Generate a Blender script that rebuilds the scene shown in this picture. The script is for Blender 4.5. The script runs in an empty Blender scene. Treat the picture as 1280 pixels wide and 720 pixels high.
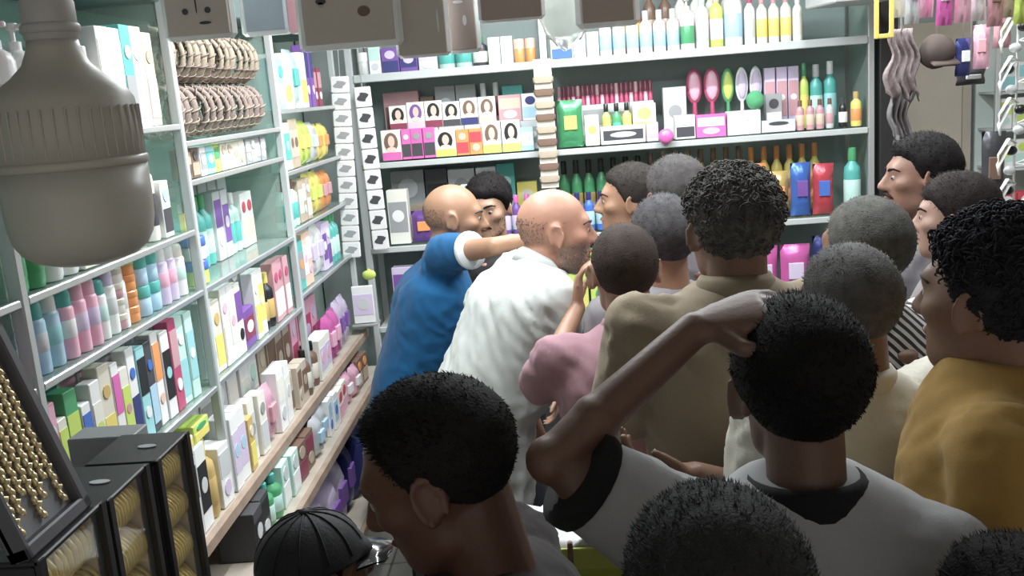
import bpy, math, random
import numpy as np
from mathutils import Vector, Matrix, Quaternion

random.seed(7); RNG = np.random.default_rng(7)
scene = bpy.context.scene
COL = scene.collection
PI = math.pi

# ------------------------------------------------------------------ camera
F = 1213.0                                    # focal length in pixels of the 1280x720 frame
def _n(v):
    v = np.array(v, float); return v / np.linalg.norm(v)
_Y = _n((45, 252, -1213))                     # depth vanishing point (685,108)
_N = np.array((455., -5890., -1213.)); _N -= _Y * (_N @ _Y)
_Z = -_n(_N); _X = np.cross(_Y, _Z)
ROT = np.array([_X, _Y, _Z])
CAM = np.array((0., 0., 1.95))
def ray(x, y): return ROT @ np.array(((x - 640) / F, (360 - y) / F, -1.))
def atX(x, y, X): d = ray(x, y); return CAM + d * (X / d[0])
def atY(x, y, Y): d = ray(x, y); return CAM + d * (Y / d[1])

cam_d = bpy.data.cameras.new('camera'); cam = bpy.data.objects.new('camera', cam_d); COL.objects.link(cam)
m = Matrix([list(r) for r in ROT]).to_4x4(); m.translation = Vector(CAM); cam.matrix_world = m
cam_d.sensor_width = 36; cam_d.lens = F / 1280 * 36; cam_d.clip_start = .05
scene.camera = cam

# ------------------------------------------------------------------ world, lamps, exposure
w = bpy.data.worlds.new('world'); scene.world = w; w.use_nodes = True
w.node_tree.nodes['Background'].inputs[0].default_value = (.78, .74, .70, 1)
w.node_tree.nodes['Background'].inputs[1].default_value = .50
scene.view_settings.view_transform = 'Standard'; scene.view_settings.look = 'None'
scene.view_settings.gamma = 1; scene.view_settings.use_curve_mapping = False
scene.view_settings.exposure = 0.38
CEIL = 2.72
TUBES = [((-.36, 2.65, CEIL - .07), PI / 2, 1.15, 24, 'along the headband shelves'), ((.25, 3.45, CEIL - .07), 0, 1.15, 27, 'over the back rack'),
         ((1.15, 2.9, CEIL - .07), PI / 2, 1.15, 18, 'by the black pillar'), ((.35, 2.15, CEIL - .07), 0, 1.15, 12, 'across the crowd')]
for loc, rz, ln, pw, _ in TUBES:
    ld = bpy.data.lights.new('tube_lamp', 'AREA'); ld.shape = 'RECTANGLE'; ld.size = ln; ld.size_y = .05
    ld.energy = pw; ld.color = (.93, .98, 1.0)
    lo = bpy.data.objects.new('tube_lamp', ld); COL.objects.link(lo)
    lo.location = (loc[0], loc[1], loc[2] - .045); lo.rotation_euler = (0, 0, rz)

# ------------------------------------------------------------------ materials
P = dict(white=(.80, .81, .80), cream=(.74, .69, .56), ivory=(.80, .78, .68), mint=(.50, .78, .70), teal=(.05, .46, .41),
         aqua=(.28, .66, .70), sky=(.38, .62, .80), blue=(.04, .16, .62), navy=(.03, .04, .20), green=(.05, .38, .14),
         lime=(.58, .76, .06), yellow=(.86, .70, .08), gold=(.62, .42, .10), orange=(.90, .30, .04), red=(.68, .04, .07),
         maroon=(.28, .03, .08), crimson=(.55, .05, .16), pink=(.86, .42, .56), magenta=(.76, .10, .46), lilac=(.66, .54, .76),
         purple=(.20, .07, .38), brown=(.20, .11, .07), tan=(.46, .36, .25), black=(.015, .015, .018), charcoal=(.06, .06, .07),
         grey=(.32, .33, .34), silver=(.58, .60, .61), rose=(.62, .30, .34), peach=(.80, .52, .38), beige=(.55, .46, .36))
for _k in list(P):                            # shop goods are a little faded
    _l = sum(a * b for a, b in zip(P[_k], (.3, .55, .15))); P[_k] = tuple(.80 * c + .20 * _l for c in P[_k])
MATS = {}
def mat(name, col=None, rough=.45, metal=0., var=.10, scale=9., bump=0., bscale=60., spec=.5, coat=0., sheen=0., trans=0., sss=0.):
    if name in MATS: return MATS[name]
    if col is None: col = P[name]
    m = bpy.data.materials.new(name); m.use_nodes = True; MATS[name] = m
    nt = m.node_tree; b = nt.nodes['Principled BSDF']
    tc = nt.nodes.new('ShaderNodeTexCoord'); no = nt.nodes.new('ShaderNodeTexNoise'); no.inputs['Scale'].default_value = scale
    no.inputs['Detail'].default_value = 4
    nt.links.new(tc.outputs['Object'], no.inputs['Vector'])
    mx = nt.nodes.new('ShaderNodeMix'); mx.data_type = 'RGBA'
    mx.inputs[6].default_value = (*[c * (1 - var) for c in col], 1); mx.inputs[7].default_value = (*[min(1, c * (1 + var) + .004) for c in col], 1)
    nt.links.new(no.outputs['Fac'], mx.inputs[0]); nt.links.new(mx.outputs[2], b.inputs['Base Color'])
    b.inputs['Roughness'].default_value = rough; b.inputs['Metallic'].default_value = metal
    b.inputs['Specular IOR Level'].default_value = spec; b.inputs['Coat Weight'].default_value = coat
    b.inputs['Sheen Weight'].default_value = sheen; b.inputs['Transmission Weight'].default_value = trans
    if sss:
        b.inputs['Subsurface Weight'].default_value = sss; b.inputs['Subsurface Radius'].default_value = (.012, .005, .003)
    if bump:
        bn = nt.nodes.new('ShaderNodeBump'); bn.inputs['Strength'].default_value = bump; bn.inputs['Distance'].default_value = .003
        n2 = nt.nodes.new('ShaderNodeTexNoise'); n2.inputs['Scale'].default_value = bscale; n2.inputs['Detail'].default_value = 3
        nt.links.new(tc.outputs['Object'], n2.inputs['Vector']); nt.links.new(n2.outputs['Fac'], bn.inputs['Height'])
        nt.links.new(bn.outputs['Normal'], b.inputs['Normal'])
    return m
def glass(name, tint, clear=.75, rough=.08, gl=.6):
    if name in MATS: return MATS[name]
    m = bpy.data.materials.new(name); m.use_nodes = True; MATS[name] = m; nt = m.node_tree
    out = nt.nodes['Material Output']; b = nt.nodes['Principled BSDF']
    b.inputs['Base Color'].default_value = (*tint, 1); b.inputs['Roughness'].default_value = rough
    t = nt.nodes.new('ShaderNodeBsdfTransparent'); t.inputs[0].default_value = (*[.55 + .45 * c for c in tint], 1)
    mx = nt.nodes.new('ShaderNodeMixShader'); mx.inputs[0].default_value = 1 - clear
    nt.links.new(t.outputs[0], mx.inputs[1]); nt.links.new(b.outputs[0], mx.inputs[2])
    g = nt.nodes.new('ShaderNodeBsdfGlossy'); g.inputs['Roughness'].default_value = rough
    fr = nt.nodes.new('ShaderNodeFresnel'); fr.inputs[0].default_value = 1.4
    mt = nt.nodes.new('ShaderNodeMath'); mt.operation = 'MULTIPLY'; mt.inputs[1].default_value = gl
    m2 = nt.nodes.new('ShaderNodeMixShader'); nt.links.new(fr.outputs[0], mt.inputs[0]); nt.links.new(mt.outputs[0], m2.inputs[0])
    nt.links.new(mx.outputs[0], m2.inputs[1]); nt.links.new(g.outputs[0], m2.inputs[2]); nt.links.new(m2.outputs[0], out.inputs[0])
    return m
def stripes(name, c1, c2, scale, rot=(0, 0, 0), rough=.8):
    m = bpy.data.materials.new(name); m.use_nodes = True; MATS[name] = m; nt = m.node_tree; b = nt.nodes['Principled BSDF']
    tc = nt.nodes.new('ShaderNodeTexCoord'); mp = nt.nodes.new('ShaderNodeMapping'); mp.inputs['Rotation'].default_value = rot
    wv = nt.nodes.new('ShaderNodeTexWave'); wv.inputs['Scale'].default_value = scale; wv.inputs['Distortion'].default_value = .6; wv.inputs['Detail Scale'].default_value = .6
    cr = nt.nodes.new('ShaderNodeValToRGB'); cr.color_ramp.elements[0].position = .46; cr.color_ramp.elements[1].position = .54
    cr.color_ramp.elements[0].color = (*c1, 1); cr.color_ramp.elements[1].color = (*c2, 1)
    nt.links.new(tc.outputs['Object'], mp.inputs[0]); nt.links.new(mp.outputs[0], wv.inputs['Vector'])
    nt.links.new(wv.outputs['Fac'], cr.inputs[0]); nt.links.new(cr.outputs[0], b.inputs['Base Color']); b.inputs['Roughness'].default_value = rough
    return m
def pm(c, fin='plastic'):
    """palette colour in one finish"""
    if fin == 'plastic': return mat(c + '_plastic', P[c], .32, spec=.5, coat=.15, var=.06)
    if fin == 'card': return mat(c + '_card', P[c], .5, var=.07, scale=14)
    if fin == 'cloth': return mat(c + '_cloth', P[c], .85, var=.12, bump=.5, bscale=220, sheen=.2)
    if fin == 'foil': return mat(c + '_foil', P[c], .28, metal=.35, var=.1, bump=.6, bscale=35)

# ------------------------------------------------------------------ mesh helpers
class MB:
    def __init__(s): s.v = []; s.f = []
    def add(s, vs, fs):
        o = len(s.v); s.v += [tuple(v) for v in vs]; s.f += [tuple(i + o for i in f) for f in fs]; return s
    def box(s, c, d, bev=0., M=None):
        x, y, z = [k / 2 for k in d]
        if bev <= 0:
            vs = [(sx * x, sy * y, sz * z) for sx in (-1, 1) for sy in (-1, 1) for sz in (-1, 1)]
            fs = [(0, 1, 3, 2), (4, 6, 7, 5), (0, 4, 5, 1), (2, 3, 7, 6), (0, 2, 6, 4), (1, 5, 7, 3)]
        else:
            b = min(bev, x * .9, y * .9, z * .9); vs = []; fs = []
            ring = lambda ix, iy, zz: [(ix, -iy + b if 0 else -iy, zz)]
            def loop(ix, iy, zz): return [(-ix + b, -iy, zz), (ix - b, -iy, zz), (ix, -iy + b, zz), (ix, iy - b, zz), (ix - b, iy, zz), (-ix + b, iy, zz), (-ix, iy - b, zz), (-ix, -iy + b, zz)]
            for ix, iy, zz in ((x - b, y - b, -z), (x, y, -z + b), (x, y, z - b), (x - b, y - b, z)):
                vs += loop(max(ix, b * 1.01), max(iy, b * 1.01), zz)
            for r in range(3):
                for k in range(8):
                    fs.append((r * 8 + k, r * 8 + (k + 1) % 8, r * 8 + 8 + (k + 1) % 8, r * 8 + 8 + k))
            fs.append(tuple(reversed(range(8)))); fs.append(tuple(range(24, 32)))
        if M is not None: vs = [tuple(M @ Vector(v)) for v in vs]
        return s.add([(v[0] + c[0], v[1] + c[1], v[2] + c[2]) for v in vs], fs)
    def lathe(s, prof, n=16, c=(0, 0, 0), sx=1., sy=1., M=None):
        vs = []; fs = []; k = len(prof)
        for r, z in prof:
            for i in range(n):
                a = 2 * PI * i / n; p = Vector((r * sx * math.cos(a), r * sy * math.sin(a), z))
                if M is not None: p = M @ p
                vs.append((p.x + c[0], p.y + c[1], p.z + c[2]))
        for j in range(k - 1):
            for i in range(n): fs.append((j * n + i, j * n + (i + 1) % n, j * n + n + (i + 1) % n, j * n + n + i))
        fs.append(tuple(reversed(range(n)))); fs.append(tuple(range((k - 1) * n, k * n)))
        return s.add(vs, fs)
    def tube(s, pts, rad, n=8, closed=False):
        pts = [Vector(p) for p in pts]; k = len(pts); rad = [rad] * k if isinstance(rad, (int, float)) else rad
        vs = []; fs = []; T0 = None; up = None
        for i in range(k):
            if closed: t = (pts[(i + 1) % k] - pts[i - 1]).normalized()
            else: t = (pts[min(i + 1, k - 1)] - pts[max(i - 1, 0)]).normalized()
            if up is None:
                up = Vector((0, 0, 1)) if abs(t.z) < .9 else Vector((1, 0, 0)); up = (up - t * up.dot(t)).normalized()
            else: up = (up - t * up.dot(t)).normalized()
            sd = t.cross(up)
            r = rad[i]; ra, rb = (r, r) if isinstance(r, (int, float)) else r
            for j in range(n):
                a = 2 * PI * j / n; vs.append(tuple(pts[i] + up * (rb * math.sin(a)) + sd * (ra * math.cos(a))))
        for i in range(k if closed else k - 1):
            for j in range(n):
                a, b = i * n, ((i + 1) % k) * n
                fs.append((a + j, b + j, b + (j + 1) % n, a + (j + 1) % n))
        if not closed: fs.append(tuple(range(n))); fs.append(tuple(reversed(range((k - 1) * n, k * n))))
        return s.add(vs, fs)
    def ball(s, c, r, n=12, m=8, M=None):
        rx, ry, rz = (r, r, r) if isinstance(r, (int, float)) else r
        vs = []; fs = []
        for j in range(m + 1):
            ph = PI * j / m
            for i in range(n):
                a = 2 * PI * i / n; p = Vector((rx * math.sin(ph) * math.cos(a), ry * math.sin(ph) * math.sin(a), -rz * math.cos(ph)))
                if M is not None: p = M @ p
                vs.append((p.x + c[0], p.y + c[1], p.z + c[2]))
        for j in range(m):
            for i in range(n): fs.append((j * n + i, j * n + (i + 1) % n, j * n + n + (i + 1) % n, j * n + n + i))
        return s.add(vs, fs)
    def prism(s, poly, y0, y1):            # polygon in x,z extruded along y
        n = len(poly); vs = [(x, y0, z) for x, z in poly] + [(x, y1, z) for x, z in poly]
        fs = [tuple(range(n)), tuple(reversed(range(n, 2 * n)))] + [(i, n + i, n + (i + 1) % n, (i + 1) % n) for i in range(n)]
        return s.add(vs, fs)
    def mesh(s, name, mt=None, smooth=True):
        me = bpy.data.meshes.new(name); me.from_pydata(s.v, [], s.f); me.validate(); 
        if mt: me.materials.append(mt)
        if smooth: me.shade_smooth()
        return me
    def obj(s, name, mt, parent=None, smooth=True, **kw):
        return link(name, s.mesh(name, mt, smooth), parent, **kw)
def link(name, me, parent=None, loc=None, rot=None, **kw):
    o = bpy.data.objects.new(name, me); COL.objects.link(o)
    if parent: o.parent = parent
    if loc is not None: o.location = loc
    if rot is not None: o.rotation_euler = rot
    for k, v in kw.items(): o[k] = v
    return o
def thing(name, label, cat, loc=(0, 0, 0), rz=0., group=None, rot=None):
    o = bpy.data.objects.new(name, None); COL.objects.link(o); o.empty_display_size = .05
    o.location = loc; o.rotation_euler = rot if rot else (0, 0, rz)
    o['label'] = label; o['category'] = cat
    if group: o['group'] = group
    return o
def sharp(o, ang=.6):
    me = o.data
    try: me.set_sharp_from_angle(angle=ang)
    except Exception: pass
    return o
def struct(name, mb, mt, parent=None, smooth=False):
    o = mb.obj(name, mt, parent, smooth)
    if parent is None: o['kind'] = 'structure'
    return o
# ================================================================== THE SHOP ITSELF
WX, BY, RX = -1.16, 4.58, 2.35                # side wall, back wall, far wall
fl = MB().box((.6, 2.0, -.05), (3.7, 6.4, .1)); floor = struct('floor', fl, mat('floor_grout', (.16, .15, .14), .7))
tile_me = MB().box((0, 0, 0), (.392, .392, .012), .003).mesh('floor_tile', mat('floor_tile', (.34, .32, .29), .35, var=.2, scale=5), False)
for ix in range(9):
    for iy in range(13):
        x = -1.0 + ix * .4; y = .0 + iy * .4
        if x < RX - .2 and y < BY: link('tile', tile_me, floor, (x, y, .004))
struct('wall_side', MB().box((WX - .05, 2.0, CEIL / 2), (.1, 6.2, CEIL)), mat('wall_paint_mint', (.50, .62, .57), .8, bump=.2))
struct('wall_back', MB().box((.6, BY + .05, CEIL / 2), (3.5, .1, CEIL)), mat('wall_paint_grey', (.36, .40, .39), .8, bump=.2))
struct('wall_far', MB().box((RX + .05, 2.0, CEIL / 2), (.1, 6.2, CEIL)), mat('wall_paint_dun', (.42, .38, .34), .8, bump=.2))
ceil = struct('ceiling', MB().box((.6, 2.0, CEIL + .05), (3.7, 6.4, .1)), mat('ceiling_paint', (.62, .63, .62), .85, bump=.2))

ALU = mat('aluminium', (.62, .64, .64), .35, metal=.7, var=.06)
ALUW = mat('white_aluminium', (.56, .59, .585), .35, metal=.15, var=.05)
GLS = glass('shelf_glass', (.72, .88, .82), .72)
PANEL = mat('mint_back_panel', (.42, .68, .61), .3, var=.10, scale=3)
WOOD = mat('worn_ledge_wood', (.34, .25, .19), .6, var=.35, scale=18, bump=.4)
for loc, rz, ln, pw, ph in TUBES:
    t = thing('tube_light', 'white lit ceiling tube light ' + ph, 'light', loc, rz, 'ceiling tube lights')
    MB().box((0, 0, .03), (ln + .06, .07, .05), .008).obj('housing', ALUW, t, False)
    e = mat('tube_glow', (1, 1, 1)); e.node_tree.nodes['Principled BSDF'].inputs['Emission Color'].default_value = (.93, .98, 1, 1)
    e.node_tree.nodes['Principled BSDF'].inputs['Emission Strength'].default_value = 4
    MB().tube([(-ln / 2, 0, -.012), (ln / 2, 0, -.012)], .014, 10).obj('tube', e, t)

FX = -.88                                      # front plane of the side rack
BAYS = [(.78, 1.53, 'side rack bay nearest the street, ahead of the bulb', (1.928, 1.673, 1.523, 1.275, .97)),
        (1.53, 2.33, 'side rack bay behind the big hanging bulb', (1.928, 1.673, 1.523, 1.275)),
        (2.33, 3.20, 'side rack bay that holds the headbands', (1.885, 1.79, 1.523, 1.28)),
        (3.20, 4.10, 'side rack bay in the corner by the back wall', (1.94, 1.735, 1.54, 1.315))]
for i, (y0, y1, ph, zs) in enumerate(BAYS):
    L = y1 - y0; zb = .985 if i else .02; hz = 2.66 - zb; cz = (2.66 + zb) / 2
    t = thing('shelf_rack', 'glass and aluminium ' + ph, 'rack', (FX, y0, 0))
    MB().box((-.255, L / 2, (2.5 + zb) / 2), (.012, L - .026, 2.5 - zb)).obj('back_panel', PANEL, t, False)
    MB().box((-.012, .0, cz), (.024, .022, hz), .003).obj('post', ALUW, t, False)
    MB().box((-.245, .0, cz), (.02, .022, hz), .003).obj('post', ALU, t, False)
    MB().box((-.13, .0, 1.87), (.20, .006, 1.24)).obj('side_panel', GLS, t, False)
    if i == 3: MB().box((-.012, L, cz), (.024, .022, hz), .003).obj('post', ALUW, t, False)
    for z in zs:
        b = MB().box((-.13, L / 2, z - .005), (.235, L - .024, .008)).obj('shelf_board', GLS, t, False)
        MB().box((-.006, L / 2, z - .006), (.010, L - .024, .014), .002).obj('shelf_edge', ALU, b, False)
    hd = MB().box((-.115, L / 2, 2.36), (.22, L - .03, .30), .004).obj('header_board', mat('header_teal', (.085, .13, .125), .5), t, False)
# wooden ledges under the side rack
def ledge(z, x1, y0, y1, label):
    t = thing('display_ledge', label, 'ledge', (0, 0, 0))
    MB().box(((WX + x1) / 2 + .02, (y0 + y1) / 2, z - .012), (x1 - WX - .04, y1 - y0, .02)).obj('board', mat('ledge_board', (.42, .37, .31), .55, var=.25, scale=12), t, False)
    MB().box((x1 - .008, (y0 + y1) / 2, z - .016), (.018, y1 - y0, .036), .004).obj('front_edge', WOOD, t, False)
    y = y0 + .35
    while y < y1:
        MB().box((WX + .07, y, z - .072), (.10, .03, .10), .003).obj('bracket', WOOD, t, False); y += .62
    return t
ledge(.97, -.86, 1.545, 4.12, 'worn wooden ledge under the side rack, crowded with perfume boxes')
ledge(.80, -.80, 1.545, 4.12, 'lower wooden ledge under the side rack, below the perfume boxes')
ledge(.45, -.76, 1.545, 4.12, 'lowest wooden ledge under the side rack, near the floor')

# back rack, two bays
BFY = 4.2
BB = [(-.84, -.01, 'back wall rack with the hair colour boxes'), (-.01, 1.35, 'back wall rack with the lipsticks and white bottles')]
BZ = (2.045, 1.68, 1.31, .95, .55)
for i, (x0, x1, ph) in enumerate(BB):
    L = x1 - x0
    t = thing('shelf_rack', 'glass fronted steel ' + ph, 'rack', (x0, BFY, 0))
    MB().box((L / 2, .32, 1.45), (L - .036, .012, 2.1)).obj('back_panel', mat('grey_back_panel', (.24, .30, .29), .3, var=.15, scale=3), t, False)
    MB().box((0.0, .012, 1.36), (.03, .024, 2.7), .003).obj('post', ALUW if i == 0 else mat('white_post', (.66, .66, .62), .5), t, False)
    MB().box((0.0, .3, 1.36), (.03, .024, 2.7), .003).obj('post', ALU, t, False)
    if i == 1:
        MB().box((L, .012, 1.36), (.026, .024, 2.7), .003).obj('post', ALU, t, False)
        MB().box((L, .16, 1.40), (.006, .28, 2.0)).obj('side_panel', GLS, t, False)
    for k, z in enumerate(BZ):
        b = MB().box((L / 2, .16, z - .006), (L - .032, .30, .01)).obj('shelf_board', GLS if k < 3 else mat('lower_board', (.4, .4, .38), .5), t, False)
        MB().box((L / 2, .004, z - (.012 if k else .004)), (L - .03, .014, .026 if k else .034), .003).obj('shelf_edge', ALUW, b, False)
t = thing('wall_beam', 'white painted beam end above the back rack by the black pillar', 'beam', (1.22, 4.0, 2.18))
MB().box((0, 0, .02), (.26, .36, .045), .006, Matrix.Rotation(.12, 4, 'Z')).obj('beam', ALUW, t, False)
MB().box((0, -.175, .02), (.27, .012, .05), .003, Matrix.Rotation(.12, 4, 'Z')).obj('cap_strip', ALU, t, False)
pl = MB().box((1.42, 4.27, CEIL / 2), (.075, .15, CEIL), .004); o = struct('trim_1', pl, mat('black_pillar', (.018, .017, .017), .5))
# alcove beyond the pillar: beige door and bright shelf
dr = struct('door_1', MB().box((1.72, 4.55, 1.05), (.36, .05, 2.1), .004), mat('door_beige', (.52, .46, .38), .55, var=.08))
MB().box((1.72, 4.52, 1.55), (.27, .012, .80), .006).obj('door_panel', mat('door_beige_panel', (.56, .50, .42), .55, var=.08), dr, False)
MB().ball((1.86, 4.50, 1.05), .022).obj('door_knob', ALU, dr)
t = thing('shelf_rack', 'narrow bright shelf rack beside the beige door', 'rack', (1.92, 4.3, 0))
MB().box((.2, .24, 1.3), (.40, .012, 1.7)).obj('back_panel', mat('pale_panel', (.66, .74, .70), .4), t, False)
for x in (0, .40): MB().box((x, .02, 1.3), (.02, .02, 1.7), .002).obj('post', ALUW, t, False)
for z in (.9, 1.2, 1.45, 1.62, 1.78): MB().box((.2, .13, z - .006), (.38, .22, .01)).obj('shelf_board', ALUW, t, False)

# counter under the jewellery boxes
t = thing('display_counter', 'dark counter with black top carrying the jewellery boxes', 'counter', (-.64, .85, 0))
MB().box((0, 0, .59), (.30, .84, 1.18), .01).obj('body', mat('counter_laminate', (.07, .06, .06), .45), t, False)
MB().box((0, 0, 1.215), (.34, .90, .07), .01).obj('top', mat('counter_top', (.03, .03, .035), .25), t, False)
# ================================================================== PEOPLE
def smin(a, b, k):
    h = np.clip(.5 + .5 * (b - a) / k, 0, 1); return b * (1 - h) + a * h - k * h * (1 - h)
def smax(a, b, k): return -smin(-a, -b, k)
def ell(p, c, r):
    q = p - np.array(c); r = np.array(r); k0 = np.linalg.norm(q / r, axis=-1); k1 = np.linalg.norm(q / (r * r), axis=-1) + 1e-9
    return k0 * (k0 - 1) / k1
def cap(p, a, b, ra, rb):
    a = np.array(a); b = np.array(b); ba = b - a; t = np.clip(((p - a) @ ba) / (ba @ ba), 0, 1)
    return np.linalg.norm(p - a - t[..., None] * ba, axis=-1) - (ra + (rb - ra) * t)
def head_sdf(p, jaw=1., nose=1.):
    d = ell(p, (0, -.014, .024), (.0765, .098, .091))
    d = smin(d, ell(p, (0, .028, -.038), (.0585 * jaw, .064, .076)), .03)
    d = smin(d, cap(p, (-.038 * jaw, .01, -.078), (0, .064, -.092), .018, .021), .03)
    d = smin(d, cap(p, (.038 * jaw, .01, -.078), (0, .064, -.092), .018, .021), .03)
    d = smin(d, cap(p, (-.03, .074, .026), (.03, .074, .026), .016, .016), .02)
    for s in (-1, 1): d = smin(d, ell(p, (s * .044, .056, -.016), (.022, .026, .018)), .02)
    for s in (-1, 1): d = smax(d, -(np.linalg.norm(p - np.array((s * .031, .112, .004)), axis=-1) - .021), .012)
    d = smin(d, cap(p, (0, .088, .012), (0, .088 + .024 * nose, -.026), .009, .0125), .010)
    for s in (-1, 1): d = smin(d, ell(p, (s * .012, .099, -.031), (.009, .012, .008)), .008)
    d = smin(d, ell(p, (0, .087, -.0565), (.023, .011, .006)), .007)
    d = smin(d, ell(p, (0, .085, -.0685), (.019, .011, .007)), .007)
    return d
NU, NV = 88, 60
_th = np.linspace(0, 2 * PI, NU, endpoint=False); _ph = np.linspace(0, PI, NV + 2)[1:-1]
DIRS = np.array([[(math.sin(p) * math.cos(t), math.sin(p) * math.sin(t), math.cos(p)) for t in _th] for p in _ph]).reshape(-1, 3)
DIRS = np.concatenate([[(0, 0, 1.)], DIRS, [(0, 0, -1.)]])
def star_faces(nu=NU, nv=NV):
    fs = [(0, 1 + i, 1 + (i + 1) % nu) for i in range(nu)]
    for j in range(nv - 1):
        a = 1 + j * nu; b = a + nu
        fs += [(a + i, b + i, b + (i + 1) % nu, a + (i + 1) % nu) for i in range(nu)]
    a = 1 + (nv - 1) * nu; l = a + nu
    fs += [(l, a + (i + 1) % nu, a + i) for i in range(nu)]
    return fs
SF = star_faces()
HEADR = {}
def head_r(jaw, nose):
    k = (jaw, nose)
    if k not in HEADR:
        r = np.full(len(DIRS), .17)
        for _ in range(60): r -= np.clip(head_sdf(DIRS * r[:, None], jaw, nose), -.01, .03) * .75
        HEADR[k] = r
    return HEADR[k]
def noise3(p, f, seed=0, oct=4):
    """cheap smooth numpy noise: sums of rotated, warped sines"""
    rg = np.random.default_rng(seed); o = np.zeros(len(p)); a = 1.; tot = 0
    q = p * f
    for k in range(oct):
        v = np.zeros(len(p))
        for _ in range(4):
            d = rg.normal(size=3); d /= np.linalg.norm(d); e = rg.normal(size=3); e /= np.linalg.norm(e)
            v += np.sin(q @ d * 2 + rg.uniform(0, 6.3) + 1.2 * np.sin(q @ e * 1.3 + rg.uniform(0, 6.3)))
        o += a * v / 4; tot += a; a *= .55; q = q * 1.9
    return o / tot
def remesh(mb, name, voxel, smooth=4, fac=.5):
    me = mb.mesh(name); o = bpy.data.objects.new('tmp', me); COL.objects.link(o)
    r = o.modifiers.new('r', 'REMESH'); r.mode = 'VOXEL'; r.voxel_size = voxel; r.use_smooth_shade = True
    if smooth:
        s = o.modifiers.new('s', 'SMOOTH'); s.factor = fac; s.iterations = smooth
    bpy.context.view_layer.update(); dg = bpy.context.evaluated_depsgraph_get()
    out = bpy.data.meshes.new_from_object(o.evaluated_get(dg)); out.name = name
    bpy.data.objects.remove(o); bpy.data.meshes.remove(me); out.shade_smooth()
    return out
def verts(me):
    a = np.empty(len(me.vertices) * 3, np.float32); me.vertices.foreach_get('co', a); return a.reshape(-1, 3).astype(float)
def norms(me):
    a = np.empty(len(me.vertices) * 3, np.float32); me.vertex_normals.foreach_get('vector', a); return a.reshape(-1, 3).astype(float)
def setv(me, v): me.vertices.foreach_set('co', v.astype(np.float32).ravel()); me.update()
def sstep(a, b, x): t = np.clip((x - a) / (b - a), 0, 1); return t * t * (3 - 2 * t)

LINE_Y = [-.12, -.06, -.03, -.012, .006, .022, .04, .06, .085, .11]
LINE_Z = {'short': [-.075, -.075, -.045, -.02, -.02, .012, .045, .058, .060, .060],
          'low':   [-.082, -.082, -.055, -.025, -.03, .005, .03, .045, .050, .050],
          'high':  [-.070, -.070, -.04, -.015, -.015, .025, .060, .078, .088, .090]}
def hand(mb, W, D, N, s, curl=.5, thumb=1, spread=.10):
    """wrist W, pointing D, palm normal N (fingers curl toward N); thumb=+1/-1 side"""
    D = Vector(D).normalized(); N = Vector(N); N = (N - D * N.dot(D)).normalized(); S = D.cross(N) * thumb
    W = Vector(W)
    pal = [W + D * t * s for t in (0, .03, .065, .09)]
    mb_tube_oriented(mb, pal, [(.024 * s, .019 * s), (.034 * s, .016 * s), (.040 * s, .014 * s), (.038 * s, .012 * s)], S)
    for k, (off, ln) in enumerate(((.029, .072), (.010, .080), (-.010, .074), (-.028, .058))):
        b = W + D * .085 * s + S * off * s; d = (D + S * off / .03 * spread).normalized(); pts = [b - D * .015 * s, b]; c = curl * (1 + .12 * k)
        a = 0
        for fr in (.45, .32, .23):
            a += c * .8; dd = (d * math.cos(a) + N * math.sin(a)); b = b + dd * ln * fr * s; pts.append(b)
        mb.tube(pts, [.0095 * s, .0095 * s, .0088 * s, .008 * s, .0062 * s], 8)
    b = W + D * .022 * s + S * .026 * s; d1 = (D * .55 + S * .75 + N * .25).normalized(); d2 = (D * .85 + S * .3 + N * .3).normalized()
    mb.tube([b - S * .012 * s, b + d1 * .035 * s, b + d1 * .035 * s + d2 * .03 * s, b + d1 * .035 * s + d2 * .055 * s], [.014 * s, .0125 * s, .010 * s, .007 * s], 8)
def mb_tube_oriented(mb, pts, rr, S):
    vs = []; n = 12; S = Vector(S)
    for i, p in enumerate(pts):
        t = (pts[min(i + 1, len(pts) - 1)] - pts[max(i - 1, 0)]).normalized(); sd = (S - t * S.dot(t)).normalized(); u = t.cross(sd)
        for j in range(n):
            a = 2 * PI * j / n; vs.append(tuple(p + sd * rr[i][0] * math.cos(a) + u * rr[i][1] * math.sin(a)))
    fs = []
    for i in range(len(pts) - 1):
        for j in range(n): fs.append((i * n + j, i * n + (j + 1) % n, (i + 1) * n + (j + 1) % n, (i + 1) * n + j))
    fs.append(tuple(reversed(range(n)))); fs.append(tuple(range((len(pts) - 1) * n, len(pts) * n))); mb.add(vs, fs)
def chain(mb, pts, rad, n=14, sub=4):
    """smooth tapered limb through joints, capped by balls"""
    pts = [Vector(p) for p in pts]; P2 = []; R2 = []
    for i in range(len(pts) - 1):
        for k in range(sub):
            t = k / sub; P2.append(pts[i].lerp(pts[i + 1], t)); R2.append(rad[i] + (rad[i + 1] - rad[i]) * t)
    P2.append(pts[-1]); R2.append(rad[-1]); mb.tube(P2, R2, n)
    for p, r in zip(pts, rad): mb.ball(p, r, 12, 8)

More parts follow.
